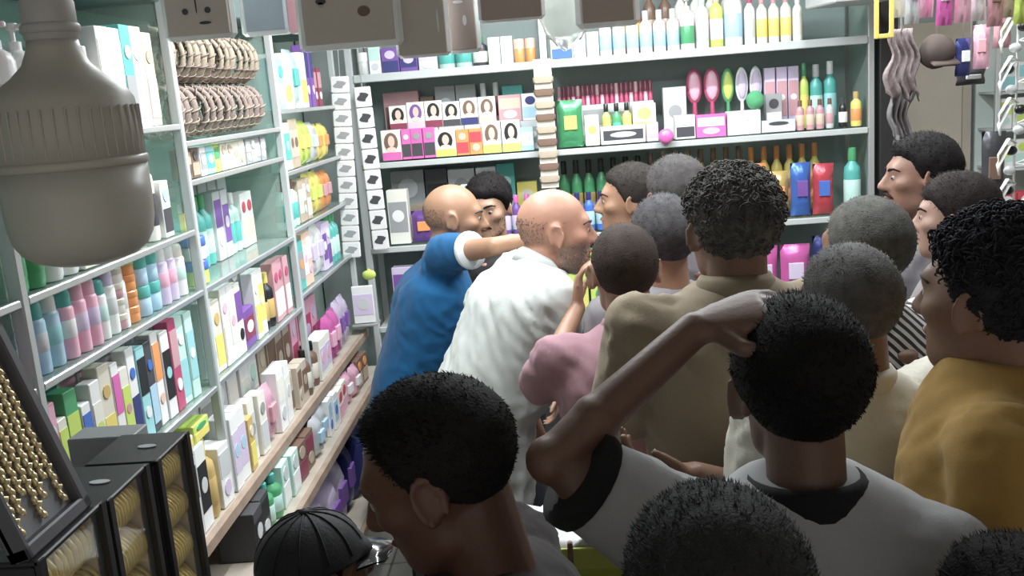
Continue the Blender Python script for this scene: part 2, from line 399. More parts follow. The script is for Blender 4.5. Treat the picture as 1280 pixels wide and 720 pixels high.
def person(label, top, Y, yaw, skin, shirt, hair, trousers=(.05, .05, .07), lean=0., side=0., hyaw=0., hpitch=0., hroll=0., style='short',
           thick=.012, curl=0., bald=False, girth=1., sleeve='short', armL=None, armR=None, vox=.0062, face=True, collar=None, cuff=None,
           beard=None, moustache=None, seed=1, hgrey=None, strands=1600, slen=.010, jaw=1., nose=1., hs=1., shirt_mat=None, folds=1., handcurl=(.5, .5),
           capcol=None, arm=.9, sl=.62, neck=1., neckz=-.012, shirtlen=.45, brows=True, lift=0., hnL=None, hnR=None):
    R0 = Matrix.Rotation(math.radians(yaw), 4, 'Z')
    tgt = atY(top[0], top[1], Y); tgt = tgt - np.array((0, 0, thick * .8 + curl * .8))
    lean, side = math.radians(lean), math.radians(side)
    pel = .50
    def bend(p):                              # in units of height, rest pose -> bent pose
        x, y, z = p; wgt = float(sstep(.47, .70, np.array(z))) if z > .4 else 0.
        v = Vector((x, y, z - pel)); v = Matrix.Rotation(-lean * wgt, 3, 'X') @ v; v = Matrix.Rotation(side * wgt, 3, 'Y') @ v
        return Vector((v.x, v.y, v.z + pel))
    hh = .136
    nb = bend((0, -.012, .835)); up = (bend((0, -.012, .835)) - bend((0, -.012, .80))).normalized(); up = (up + Vector((0, 0, .8))).normalized()
    hc = nb + up * (.098 + neckz) + Vector((0, .012 + .03 * math.sin(lean), 0))
    H = tgt[2] / (hc.z + hh * .5 * (1 if True else 0) * .99)
    hcw = hc * H
    off = R0 @ Vector((hcw.x, hcw.y, 0))
    root = thing('person', label, 'person', (tgt[0] - off.x, tgt[1] - off.y, 0), math.radians(yaw), 'shop crowd')
    inv = (Matrix.Translation(root.location) @ R0).inverted()
    def loc(q): return inv @ Vector(atY(*q)) if len(q) == 3 else Vector(q[:3])
    sc = H * hh / .23 * hs                    # head scale
    HM = Matrix.Translation(hcw) @ Matrix.Rotation(math.radians(hyaw), 4, 'Z') @ Matrix.Rotation(math.radians(hroll), 4, 'Y') @ Matrix.Rotation(math.radians(-hpitch), 4, 'X') @ Matrix.Scale(sc, 4)
    def hp(p): return HM @ Vector(p)
    # ---- joints
    S = {}; E_ = {}; W_ = {}
    for sd, spec in ((-1, armL), (1, armR)):
        S[sd] = bend((sd * .108 * (.92 + .08 * girth), -.008, .808)) * H
        if spec:
            if 'S' in spec: S[sd] = loc(spec['S'])
            E_[sd] = loc(spec['E']); W_[sd] = loc(spec['W'])
        else:
            E_[sd] = S[sd] + Vector((sd * .035 * H, -.015 * H, -.165 * H)); W_[sd] = E_[sd] + Vector((-sd * .005 * H, .045 * H, -.145 * H))
    # ---- skin
    mb = MB(); r = head_r(jaw, nose); hv = DIRS * r[:, None]
    mb.add([hp(v) for v in hv], SF)
    for sd in (-1, 1):
        Me = HM.to_3x3() @ Matrix.Rotation(sd * -.35, 3, 'Z') @ Matrix.Rotation(.18, 3, 'X')
        mb.ball(hp((sd * .079, -.006, -.010)), (.007, .017, .031), 10, 8, Me)
        ring = [hp(Vector((sd * .083, -.006, -.008)) + Matrix.Rotation(sd * -.4, 3, 'Z') @ Vector((sd * .004, .019 * math.cos(a) - .002, .032 * math.sin(a)))) for a in np.linspace(-1.2, 4.0, 12)]
        mb.tube(ring, .0048 * sc, 6)
    nk0 = bend((0, -.018, .80)) * H; nk1 = hp((0, -.022, -.05))
    mid = nk0.lerp(nk1, .5) + Vector((0, -.004, 0))
    mb.tube([nk0, nk0.lerp(mid, .5), mid, nk1, hp((0, -.01, 0))], [.068 * H / 1.7 * girth ** .5 * neck, .060 * H / 1.7 * neck, .055 * H / 1.7 * neck, .055 * H / 1.7 * neck, .045 * H / 1.7], 18)
    core = [bend((0, -.01, z)) * H for z in (.45, .55, .65, .74, .80, .82)]
    mb.tube(core, [(.10 * H / 1.7, .075 * H / 1.7)] * 4 + [(.12 * H / 1.7, .07 * H / 1.7), (.06 * H / 1.7, .06 * H / 1.7)], 16)
    k = H / 1.7
    for sd in (-1, 1):
        inn = S[sd].lerp(bend((0, -.01, .79)) * H, .55)
        chain(mb, [inn, S[sd], E_[sd], W_[sd]], [.05 * k * arm, .049 * k * arm,   .035 * k * arm, .026 * k * arm])
        fm = (W_[sd] - E_[sd]); mb.ball(E_[sd] + fm * .30, .036 * k * arm, 12, 8)
        D = fm.normalized(); N = Vector((-sd, .3, 0)); hn = hnL if sd < 0 else hnR
        th = 1 if sd > 0 else -1
        if hn is not None: N = inv.to_3x3() @ Vector(hn[0]); D = (inv.to_3x3() @ Vector(hn[1])).normalized() if hn[1] else D; th = hn[2]
        hand(mb, W_[sd], D, N, k * .98, handcurl[0 if sd < 0 else 1], th)
    body = link('body', remesh(mb, 'body', vox, 3), root)
    body.data.materials.clear(); body.data.materials.append(skinmat(skin)); body['label'] = 'skin of the head, neck and arms'
    # ---- shirt
    rings = [(.44, .168, .118), (.47, .170, .122), (.53, .165, .122), (.59, .155, .116), (.65, .160, .118), (.71, .175, .124), (.76, .186, .122), (.795, .182, .108), (.822, .140, .088), (.842, .088, .070), (.852, .066, .062)]
    rings = [q for q in rings if q[0] >= shirtlen - .011]
    sb = MB(); vs = []; n = 28; g = girth
    for z, rx, ry in rings:
        gg = g if z < .8 else 1 + (g - 1) * .4
        for j in range(n):
            a = 2 * PI * j / n; ca, sa = math.cos(a), math.sin(a); e = .85
            x = math.copysign(abs(ca) ** e, ca) * (rx + .006) / 1.7 * gg; y = math.copysign(abs(sa) ** e, sa) * (ry + .006) / 1.7 * gg
            vs.append(bend((x, y - .008, z)) * H)
    fs = [(i * n + j, i * n + (j + 1) % n, (i + 1) * n + (j + 1) % n, (i + 1) * n + j) for i in range(len(rings) - 1) for j in range(n)]
    fs += [tuple(reversed(range(n))), tuple(range((len(rings) - 1) * n, len(rings) * n))]
    sb.add(vs, fs)
    ends = {}
    for sd in (-1, 1):
        inn = S[sd].lerp(bend((0, -.01, .775)) * H, .5)
        if sleeve == 'short':
            t = sl; e = S[sd].lerp(E_[sd], t); pts = [inn, S[sd], e]; rad = [.075 * k, .066 * k * g ** .3, .059 * k]; ends[sd] = (e, (E_[sd] - S[sd]).normalized(), .059 * k)
        elif sleeve == 'rolled':
            e = E_[sd].lerp(W_[sd], .22); pts = [inn, S[sd], E_[sd], e]; rad = [.075 * k, .066 * k * g ** .3, .056 * k, .053 * k]; ends[sd] = (e, (W_[sd] - E_[sd]).normalized(), .053 * k)
        else:
            e = E_[sd].lerp(W_[sd], .95); pts = [inn, S[sd], E_[sd], e]; rad = [.075 * k, .066 * k * g ** .3, .054 * k, .038 * k]; ends[sd] = (e, (W_[sd] - E_[sd]).normalized(), .038 * k)
        P2 = []; R2 = []
        for i in range(len(pts) - 1):
            for q in range(4): P2.append(pts[i].lerp(pts[i + 1], q / 4)); R2.append(rad[i] + (rad[i + 1] - rad[i]) * q / 4)
        P2.append(pts[-1]); R2.append(rad[-1]); sb.tube(P2, R2, 16); sb.ball(S[sd], .064 * k * g ** .3, 14, 10)
        if sleeve != 'short': sb.ball(E_[sd], .055 * k, 12, 8)
    sm = remesh(sb, 'shirt', .0105, 7)
    v = verts(sm); nn = norms(sm)
    q = v.copy(); q[:, 2] *= .55; q[:, 0] += .6 * v[:, 2]
    f1 = noise3(q, 25, seed, 3); f1 = .55 - 1.6 * np.abs(f1)
    f2 = noise3(q * np.array((1., 1., 1.9)), 9, seed + 2, 2); f1 = f1 * (.35 + .9 * np.clip(f2 + .3, 0, 1))
    fw_ = np.ones(len(v))
    for e_, d_, r_e in ends.values(): fw_ *= sstep(.03, .12, np.linalg.norm(v - np.array(e_), axis=1))
    fw_ *= sstep(.06, .15, np.linalg.norm(v - np.array(bend((0, -.012, .85)) * H), axis=1)); f1 = f1 * fw_
    v += nn * (f1 * .016 * folds + noise3(v, 6, seed + 5, 2) * .008 * folds)[:, None]
    setv(sm, v); sm.materials.clear(); sm.materials.append(shirt_mat or clothmat(shirt))
    so = link('shirt', sm, root)
    if collar:
        c0 = bend((0, -.012, .842)) * H; cu = (nk1 - nk0).normalized(); kind, ccol = collar
        cm = clothmat(ccol) if isinstance(ccol, tuple) else ccol
        fw = Vector((0, 1, 0)); fw = (fw - cu * fw.dot(cu)).normalized(); sx = fw.cross(cu)
        cb = MB(); ns = 30; h = (.030 if kind == 'shirt' else .020) * k; rr = (.066 if kind == 'shirt' else .070) * k
        for a in np.linspace(0, 2 * PI, ns, endpoint=False):
            dirv = sx * math.cos(a) + fw * math.sin(a); dz = -.020 * k * max(0, math.sin(a)) ** 1.5
            for rr2, z in ((rr + .009 * k, -.018 * k), (rr + .006 * k, h * .6), (rr - .002 * k, h), (rr - .006 * k, h * .6), (rr - .004 * k, -.018 * k)):
                cb.v.append(tuple(c0 + dirv * rr2 + cu * (z + dz)))
        for i in range(ns):
            for j in range(5): cb.f.append((i * 5 + j, ((i + 1) % ns) * 5 + j, ((i + 1) % ns) * 5 + (j + 1) % 5, i * 5 + (j + 1) % 5))
        cb.obj('collar', cm, so)
    if cuff:
        for sd in (-1, 1):
            e, d, rr = ends[sd]; cb = MB()
            cb.tube([e - d * cuff[1], e - d * cuff[1] * .5, e + d * .003, e + d * .002], [rr + .0025, rr + .0045, rr + .003, rr - .006], 22); cb.f = cb.f[:-2]
            cb.obj('sleeve_cuff', clothmat(cuff[0]), so)
    # ---- trousers and shoes
    tb = MB(); zz = lambda p: Vector(p) * H
    for sd in (-1, 1):
        hipj = Vector((sd * .05, -.005, .50)) * H; kn = Vector((sd * .058, .012, .28)) * H; an = Vector((sd * .06, -.01, .055)) * H
        chain(tb, [hipj, kn, an], [.088 * k * g ** .5, .066 * k, .056 * k], 14)
    tb.ball(Vector((0, -.008, .495)) * H, (.155 * k * g, .112 * k * g, .12 * k), 18, 12)
    tm = remesh(tb, 'trousers', .015, 4); v = verts(tm); v += norms(tm) * (noise3(v, 16, seed + 9, 3) * .006)[:, None]; setv(tm, v)
    tm.materials.clear(); tm.materials.append(clothmat(trousers)); link('trousers', tm, root)
    for sd in (-1, 1):
        hb = MB(); x = sd * .06 * H
        prof = [(-.085, .030, .05), (-.05, .037, .075), (.0, .038, .085), (.06, .044, .06), (.12, .046, .045), (.165, .034, .032), (.178, .015, .018)]
        vs = []
        for y, hw, hz in prof:
            for j in range(10):
                a = PI * j / 9; vs.append((x + hw * math.cos(a) * k, (y - .01 * H) * k, .012 + hz * math.sin(a) ** .8 * k))
        fs = [(i * 10 + j, i * 10 + j + 1, i * 10 + 11 + j, i * 10 + 10 + j) for i in range(6) for j in range(9)] + [(i * 10, i * 10 + 10, i * 10 + 19, i * 10 + 9) for i in range(6)] + [tuple(range(10)), tuple(range(60, 70))]
        hb.add(vs, fs); sh = hb.obj('shoe', mat('dark_sandal_leather', (.05, .035, .03), .5), root)
    # ---- hair
    r = head_r(jaw, nose); p = DIRS * r[:, None]
    zl = np.interp(p[:, 1], LINE_Y, LINE_Z[style])
    s = p[:, 2] - zl
    mask = sstep(-.002, .014, s + .004 * noise3(p, 60, seed + 3, 2))
    if bald: mask *= 1 - sstep(.018, .045, p[:, 2] + .004 * noise3(p, 40, seed, 2) - .25 * np.clip(-p[:, 1] - .06, 0, .1))
    tk = thick * (.18 + .82 * sstep(-.055, .055, p[:, 2])) * (.35 + .65 * sstep(0, .03, s))
    bump = noise3(p, 55, seed + 1, 3)
    tk = tk * (1 + .22 * bump)
    if curl: tk = tk + curl * np.abs(noise3(p, 62, seed + 2, 2)) * 1.4
    rr = r + np.where(mask > .02, mask * tk, 0) - (1 - mask) * .010
    if bald: rr = r - .004
    hv = DIRS * rr[:, None]
    hm = MB(); hm.add([hp(v) for v in hv], SF)
    idx = np.where(mask > (.12 if bald else .6))[0]; wgt = (np.sin(np.arccos(np.clip(DIRS[idx, 2], -1, 1))) + .02) * mask[idx]; wgt /= wgt.sum()
    pick = RNG.choice(idx, strands, p=wgt)
    for i in pick:
        dj = DIRS[i] + RNG.normal(size=3) * .03; dj /= np.linalg.norm(dj)
        base = dj * ((r[i] if bald else rr[i]) - .002); near_ear = abs(p[i, 0]) > .055 and p[i, 2] < .03 and p[i, 1] > -.045
        ls = .22 if (near_ear or p[i, 2] < -.03) else (.45 if p[i, 2] < .02 else (.7 if p[i, 2] < .05 else 1.))
        if curl:
            ax = Vector(RNG.normal(size=3)).normalized(); o0 = Vector(dj); u = o0.cross(ax).normalized(); cr = slen * ls * RNG.uniform(.5, 1.0)
            pts = [Vector(base) + o0 * (math.sin(a) * cr) + u * (cr - math.cos(a) * cr) for a in np.linspace(0, 3.4, 6)]
            hm.tube([hp(q) for q in pts], [.0010 * sc, .0014 * sc, .0015 * sc, .0014 * sc, .0012 * sc, .0005 * sc], 4)
        else:
            cmb = np.array((0, -.25, 0)) if dj[2] < .4 else np.array((0, .35, .1))
            d = dj * .22 + cmb + np.array((0, 0, -.5 if dj[2] < .45 else 0)) + RNG.normal(size=3) * .16; d /= np.linalg.norm(d)
            b0 = Vector(base); tip = b0 + Vector(d) * slen * ls * RNG.uniform(.6, 1.3); sdv = Vector(d).orthogonal().normalized() * .0011; s2 = Vector(d).cross(sdv)
            o = len(hm.v); hm.v += [tuple(hp(b0 + sdv)), tuple(hp(b0 - sdv * .5 + s2)), tuple(hp(b0 - sdv * .5 - s2)), tuple(hp(tip))]
            hm.f += [(o, o + 1, o + 3), (o + 1, o + 2, o + 3), (o + 2, o, o + 3)]
    if bald: hm.v = hm.v[len(hv):]; hm.f = [tuple(i - len(hv) for i in f) for f in hm.f[len(SF):]]
    ho = hm.obj('hair', hairmat(hair, hgrey), root)
    if beard:
        mk = (1 - sstep(-.038, -.022, p[:, 2] - .25 * np.clip(.02 - p[:, 1], 0, .03) * 4)) * sstep(-.005, .01, p[:, 1]) 
        lipm = np.exp(-((p[:, 0] / .022) ** 2 + ((p[:, 2] + .062) / .010) ** 2)) * (p[:, 1] > .06); mk = mk * (1 - np.clip(lipm * 1.6, 0, 1))
        mk = mk * (1 - sstep(.086, .095, p[:, 1]) * (p[:, 2] > -.04))
        bi = np.where(mk > .15)[0]; wb = np.sin(np.arccos(np.clip(DIRS[bi, 2], -1, 1))) * mk[bi] + 1e-4; wb /= wb.sum(); bm = MB()
        for i in RNG.choice(bi, beard[2], p=wb):
            dj = DIRS[i] + RNG.normal(size=3) * .03; dj /= np.linalg.norm(dj); b0 = Vector(dj * (r[i] - .002)); d = Vector(dj * .35) + Vector((0, .1, -.8)) + Vector(RNG.normal(size=3)) * .2; d.normalize()
            tip = b0 + d * beard[1] * RNG.uniform(.6, 1.3); sdv = d.orthogonal().normalized() * .0012; s2 = d.cross(sdv); o = len(bm.v)
            bm.v += [tuple(hp(b0 + sdv)), tuple(hp(b0 - sdv * .5 + s2)), tuple(hp(b0 - sdv * .5 - s2)), tuple(hp(tip))]; bm.f += [(o, o + 1, o + 3), (o + 1, o + 2, o + 3), (o + 2, o, o + 3)]
        bm.obj('beard', hairmat(beard[0], None), root)
    if face:
        for sd in (-1, 1):
            e = MB().ball(hp((sd * .031, .0768, .003)), .0115 * sc, 14, 10).obj('eye', mat('eye_white', (.34, .30, .27), .3), root)
            MB().ball(hp((sd * .0315, .0845, .0025)), .0056 * sc, 12, 8).obj('iris', mat('iris_dark', (.02, .012, .008), .15), e)
            if brows:
                pts = [hp((sd * x, y, z)) for x, y, z in ((.012, .0935, .023), (.025, .0925, .028), (.040, .083, .029), (.052, .069, .023))]
                MB().tube(pts, [.0030 * sc, .0042 * sc, .0038 * sc, .0015 * sc], 6).obj('eyebrow', hairmat(hair if not hgrey else (.10, .09, .085), None), root)
        MB().tube([hp(q) for q in ((-.021, .0885, -.0615), (-.010, .0965, -.0580), (0, .0980, -.0595), (.010, .0965, -.0580), (.021, .0885, -.0615))], [.001 * sc, .004 * sc, .0042 * sc, .004 * sc, .001 * sc], 6).obj('lips', mat('lips_%d' % seed, tuple(c * s_ for c, s_ in zip(skin, (.85, .62, .62))), .45), root)
    if moustache:
        MB().tube([hp(q) for q in ((-.030, .084, -.060), (-.017, .0965, -.049), (0, .100, -.045), (.017, .0965, -.049), (.030, .084, -.060))], [.002 * sc, .0058 * sc, .005 * sc, .0058 * sc, .002 * sc], 8).obj('moustache', hairmat(moustache, None), root)
    root['_H'] = H; del root['_H']
    return root, HM, body, so
SK = {}
def skinmat(c):
    return mat('skin_%02d%02d%02d' % tuple(int(x * 99) for x in c), c, .50, var=.13, scale=16, bump=.12, bscale=180, sss=.08)
def clothmat(c):
    return mat('fabric_%02d%02d%02d' % tuple(int(x * 99) for x in c), c, .9, var=.07, scale=7, bump=.15, bscale=300, sheen=.08, spec=.25)
def hairmat(c, grey):
    nm = 'hair_%02d%02d%02d' % tuple(int(x * 99) for x in c) + ('' if not grey else '_%02d' % int(grey[0] * 99))
    if nm in MATS: return MATS[nm]
    m = mat(nm, c, .68, var=.2, scale=40, bump=.6, bscale=300, spec=.10)
    if grey:
        for nd in m.node_tree.nodes:
            if nd.type == 'MIX': nd.inputs[6].default_value = (*c, 1); nd.inputs[7].default_value = (*grey, 1)
            if nd.type == 'TEX_NOISE' and abs(nd.inputs['Scale'].default_value - 40) < 1: nd.inputs['Scale'].default_value = 55; nd.inputs['Detail'].default_value = 6
    return m

DK = (.012, .010, .010)
BR = (.36, .20, .125); BR2 = (.27, .145, .09); BR3 = (.18, .095, .062); BR4 = (.44, .26, .18)
# blue polo, reaching across
person('balding person in a blue polo shirt stretching one arm out', (565, 230), 3.30, -78, (.33, .18, .11), (.007, .080, .20), (.10, .085, .08),
       lean=17, neckz=0., hyaw=-6, hpitch=6, bald=True, thick=.004, strands=4200, slen=.007, collar=('shirt', (.006, .070, .175)), cuff=((.62, .64, .66), .014), girth=1.12, sl=.55,
       armR=dict(S=(556, 318, 3.15), E=(618, 308, 2.98), W=(688, 296, 3.02)), armL=dict(E=(585, 385, 3.45), W=(602, 440, 3.35)), seed=11, hgrey=(.26, .24, .22), trousers=(.04, .045, .06))
person('person with black hair and moustache in dark shirt behind the blue polo', (607, 217), 3.62, 166, BR4, (.035, .03, .032), DK,
       thick=.020, style='low', strands=1800, slen=.012, moustache=(.02, .015, .014), beard=((.03, .025, .022), .005, 500), seed=12, hpitch=8)
person('bald person in a white shirt leaning forward with grey stubble', (692, 236), 2.80, -72, (.40, .205, .14), (.52, .54, .52), (.16, .14, .13),
       lean=24, neckz=-.034, hyaw=-12, hpitch=4, bald=True, thick=.003, strands=5000, slen=.006, beard=((.50, .47, .44), .006, 3600), collar=('shirt', (.50, .52, .50)), girth=1.2, sleeve='rolled', neck=1.15, jaw=1.08,
       armR=dict(E=(702, 462, 2.62), W=(748, 430, 2.62)), seed=13, hgrey=(.24, .22, .205), trousers=(.30, .31, .32), folds=1.3)
person('person in a pink shirt with thinning hair grabbing at the bald one', (777, 279), 2.26, 8, BR2, (.33, .185, .215), (.018, .014, .013),
       lean=8, thick=.005, strands=2600, slen=.006, hgrey=(.060, .042, .034), collar=('shirt', (.33, .185, .215)), sleeve='rolled', folds=.75,
       armL=dict(E=(676, 478, 2.26), W=(722, 385, 2.55)), hnL=((1, 0, .2), (.1, .2, 1), 1), seed=14, style='short', face=False)
person('person with short dark wet looking hair wedged beside the pink shirt', (826, 243), 2.58, 20, BR2, (.20, .19, .20), (.022, .020, .022),
       thick=.012, strands=2200, slen=.010, hgrey=(.10, .095, .10), seed=15, face=False, sleeve='long')
person('person with grey flecked hair standing behind the curly haired one', (842, 194), 2.92, 25, BR3, (.13, .12, .13), (.03, .027, .027),
       thick=.013, strands=2000, slen=.010, hgrey=(.11, .10, .10), seed=16, face=False, sleeve='long')
person('dark haired person in grey facing the bald one', (784, 204), 3.28, 74, BR, (.16, .17, .19), (.03, .026, .026),
       thick=.014, strands=1600, slen=.010, seed=17, hyaw=10, sleeve='long')
person('tall person with curly greying hair and a khaki shirt', (910, 196), 1.92, 8, BR3, (.245, .195, .138), (.020, .018, .017),
       thick=.014, curl=.009, strands=3000, slen=.009, hgrey=(.17, .16, .15), seed=18, style='low', collar=('shirt', (.245, .195, .138)), girth=1.04, sleeve='short', face=False, folds=1.2, sl=.8, neckz=-.026, hs=.92,
       armL=dict(E=(762, 570, 1.88), W=(800, 650, 1.95)), armR=dict(E=(940, 615, 1.72), W=(868, 594, 1.60)), hnR=((0, .3, 1), (-1, 0, .30), -1), hyaw=12)
person('black haired person in profile next to the black pillar', (1150, 161), 2.80, 84, (.30, .165, .12), (.13, .12, .125), DK,
       thick=.018, strands=2200, slen=.012, seed=19, style='short', nose=1.05, hs=.9, sleeve='long', moustache=(.05, .035, .03))
person('person with flat dark hair in grey shirt behind the mustard shirt', (1194, 206), 2.40, 58, (.36, .22, .17), (.20, .18, .18), (.018, .015, .016),
       thick=.016, strands=1800, slen=.012, seed=20, style='low', sleeve='long', hyaw=6, nose=.85, hs=.86)
STR = stripes('striped_shirt_fabric', (.02, .02, .022), (.55, .53, .51), 17, (0, .75, 0))
person('person with cropped grey hair in a black and white striped shirt', (1080, 246), 2.10, 28, BR3, (.5, .5, .5), (.035, .033, .030),
       thick=.009, strands=3200, slen=.006, hgrey=(.13, .127, .115), seed=21, shirt_mat=STR, face=False)
person('person with grey hair in a cream white shirt ahead of the raised arm', (1058, 299), 1.68, 22, BR3, (.64, .62, .54), (.040, .038, .036),
       thick=.011, strands=3600, slen=.008, hgrey=(.15, .145, .14), seed=22, face=False, girth=1.02, collar=('shirt', (.64, .62, .54)), folds=1.3, hs=.93)
person('person in grey shirt with black collar, hand raised to head', (995, 358), 1.17, 4, (.14, .074, .050), (.36, .36, .365), (.008, .007, .007),
       thick=.017, strands=7000, slen=.010, seed=23, style='low', hs=.91, vox=.0048, face=False, collar=('tee', (.010, .009, .010)), cuff=((.010, .009, .010), .020), neck=.88, sl=.74, arm=.86,
       armL=dict(S=(810, 650, 1.08), E=(688, 575, 1.06), W=(868, 412, 1.16)), armR=dict(S=(1168, 700, 1.12), E=(1235, 900, 1.08), W=(1230, 1100, 1.16)), hnL=((.35, .35, -.75), (1, .1, .25), -1), handcurl=(.35, .5), girth=1.04, neckz=-.018)
person('curly black haired person in a mustard yellow shirt', (1244, 252), 1.38, 66, (.22, .12, .08), (.36, .215, .06), (.011, .010, .012),
       thick=.013, curl=.009, strands=3200, slen=.010, seed=24, style='short', hgrey=(.04, .04, .05), vox=.0055, folds=1.2, neckz=-.034, hyaw=-26, hs=.95)
person('person in profile with cropped black hair and bare neck', (536, 476), 1.12, 82, (.12, .056, .038), (.035, .028, .028), (.008, .007, .007),
       thick=.011, strands=6500, slen=.008, seed=25, style='high', vox=.0048, hpitch=24, lean=12, hs=1.0, hgrey=(.022, .020, .020))
person('person with short wavy greying hair behind the grey shirt', (888, 610), .81, 10, BR3, (.06, .06, .065), (.012, .011, .011),
       thick=.014, strands=7000, slen=.008, seed=26, hgrey=(.04, .04, .039), face=False)
person('person whose dark hair top stands in front of mustard shirt', (1266, 672), .95, 12, BR3, (.05, .05, .05), DK, thick=.016, strands=2500, slen=.010, seed=28, face=False)
kid, KHM, kb, ks = person('young person in a black cap beside the perfume ledge', (390, 646), 1.42, -52, BR3, (.04, .045, .05), DK,
       thick=.006, strands=200, slen=.004, seed=27, sleeve='short', hs=1.04)
cm = MB(); r_ = head_r(1., 1.); p_ = DIRS * r_[:, None]; ms = sstep(.018, .026, p_[:, 2] + .05 * np.clip(-p_[:, 1], 0, .1))
cm.add([KHM @ Vector(v) for v in DIRS * (r_ + ms * .014 - (1 - ms) * .02)[:, None]], SF); cp = cm.obj('cap', mat('black_cap_cloth', (.010, .010, .012), .7, bump=.3, bscale=200), kid)
vb = MB(); pts = []
for j, (yy, zz2) in enumerate(((.075, .030), (.11, .028), (.145, .018), (.165, .008))):
    hw = (.075, .072, .060, .035)[j]
    for i in range(11):
        t = i / 10 * 2 - 1; pts.append(KHM @ Vector((hw * t, yy - .030 * t * t, zz2 - .014 * t * t)))
        
fsv = [(j * 11 + i, j * 11 + i + 1, j * 11 + 12 + i, j * 11 + 11 + i) for j in range(3) for i in range(10)]
vb.add([tuple(p) for p in pts], fsv); vb.add([tuple(p + Vector((0, 0, -.004))) for p in pts], [tuple(reversed(f)) for f in fsv])
for q in range(6):
    a_ = q * PI / 6; sp = [KHM @ Vector((.0925 * math.cos(a_) * math.sin(f_), .0925 * 1.21 * math.sin(a_) * math.sin(f_) - .014, .024 + .106 * math.cos(f_))) for f_ in np.linspace(-1.35, 1.35, 15)]
    MB().tube(sp, .0016, 5).obj('seam', mat('black_cap_cloth'), cp)
MB().ball(KHM @ Vector((0, -.014, .131)), (.009, .009, .005), 10, 6).obj('top_button', mat('black_cap_cloth'), cp)
vb.obj('visor', mat('glossy_visor', (.02, .02, .022), .12, spec=.8, coat=.6), cp)
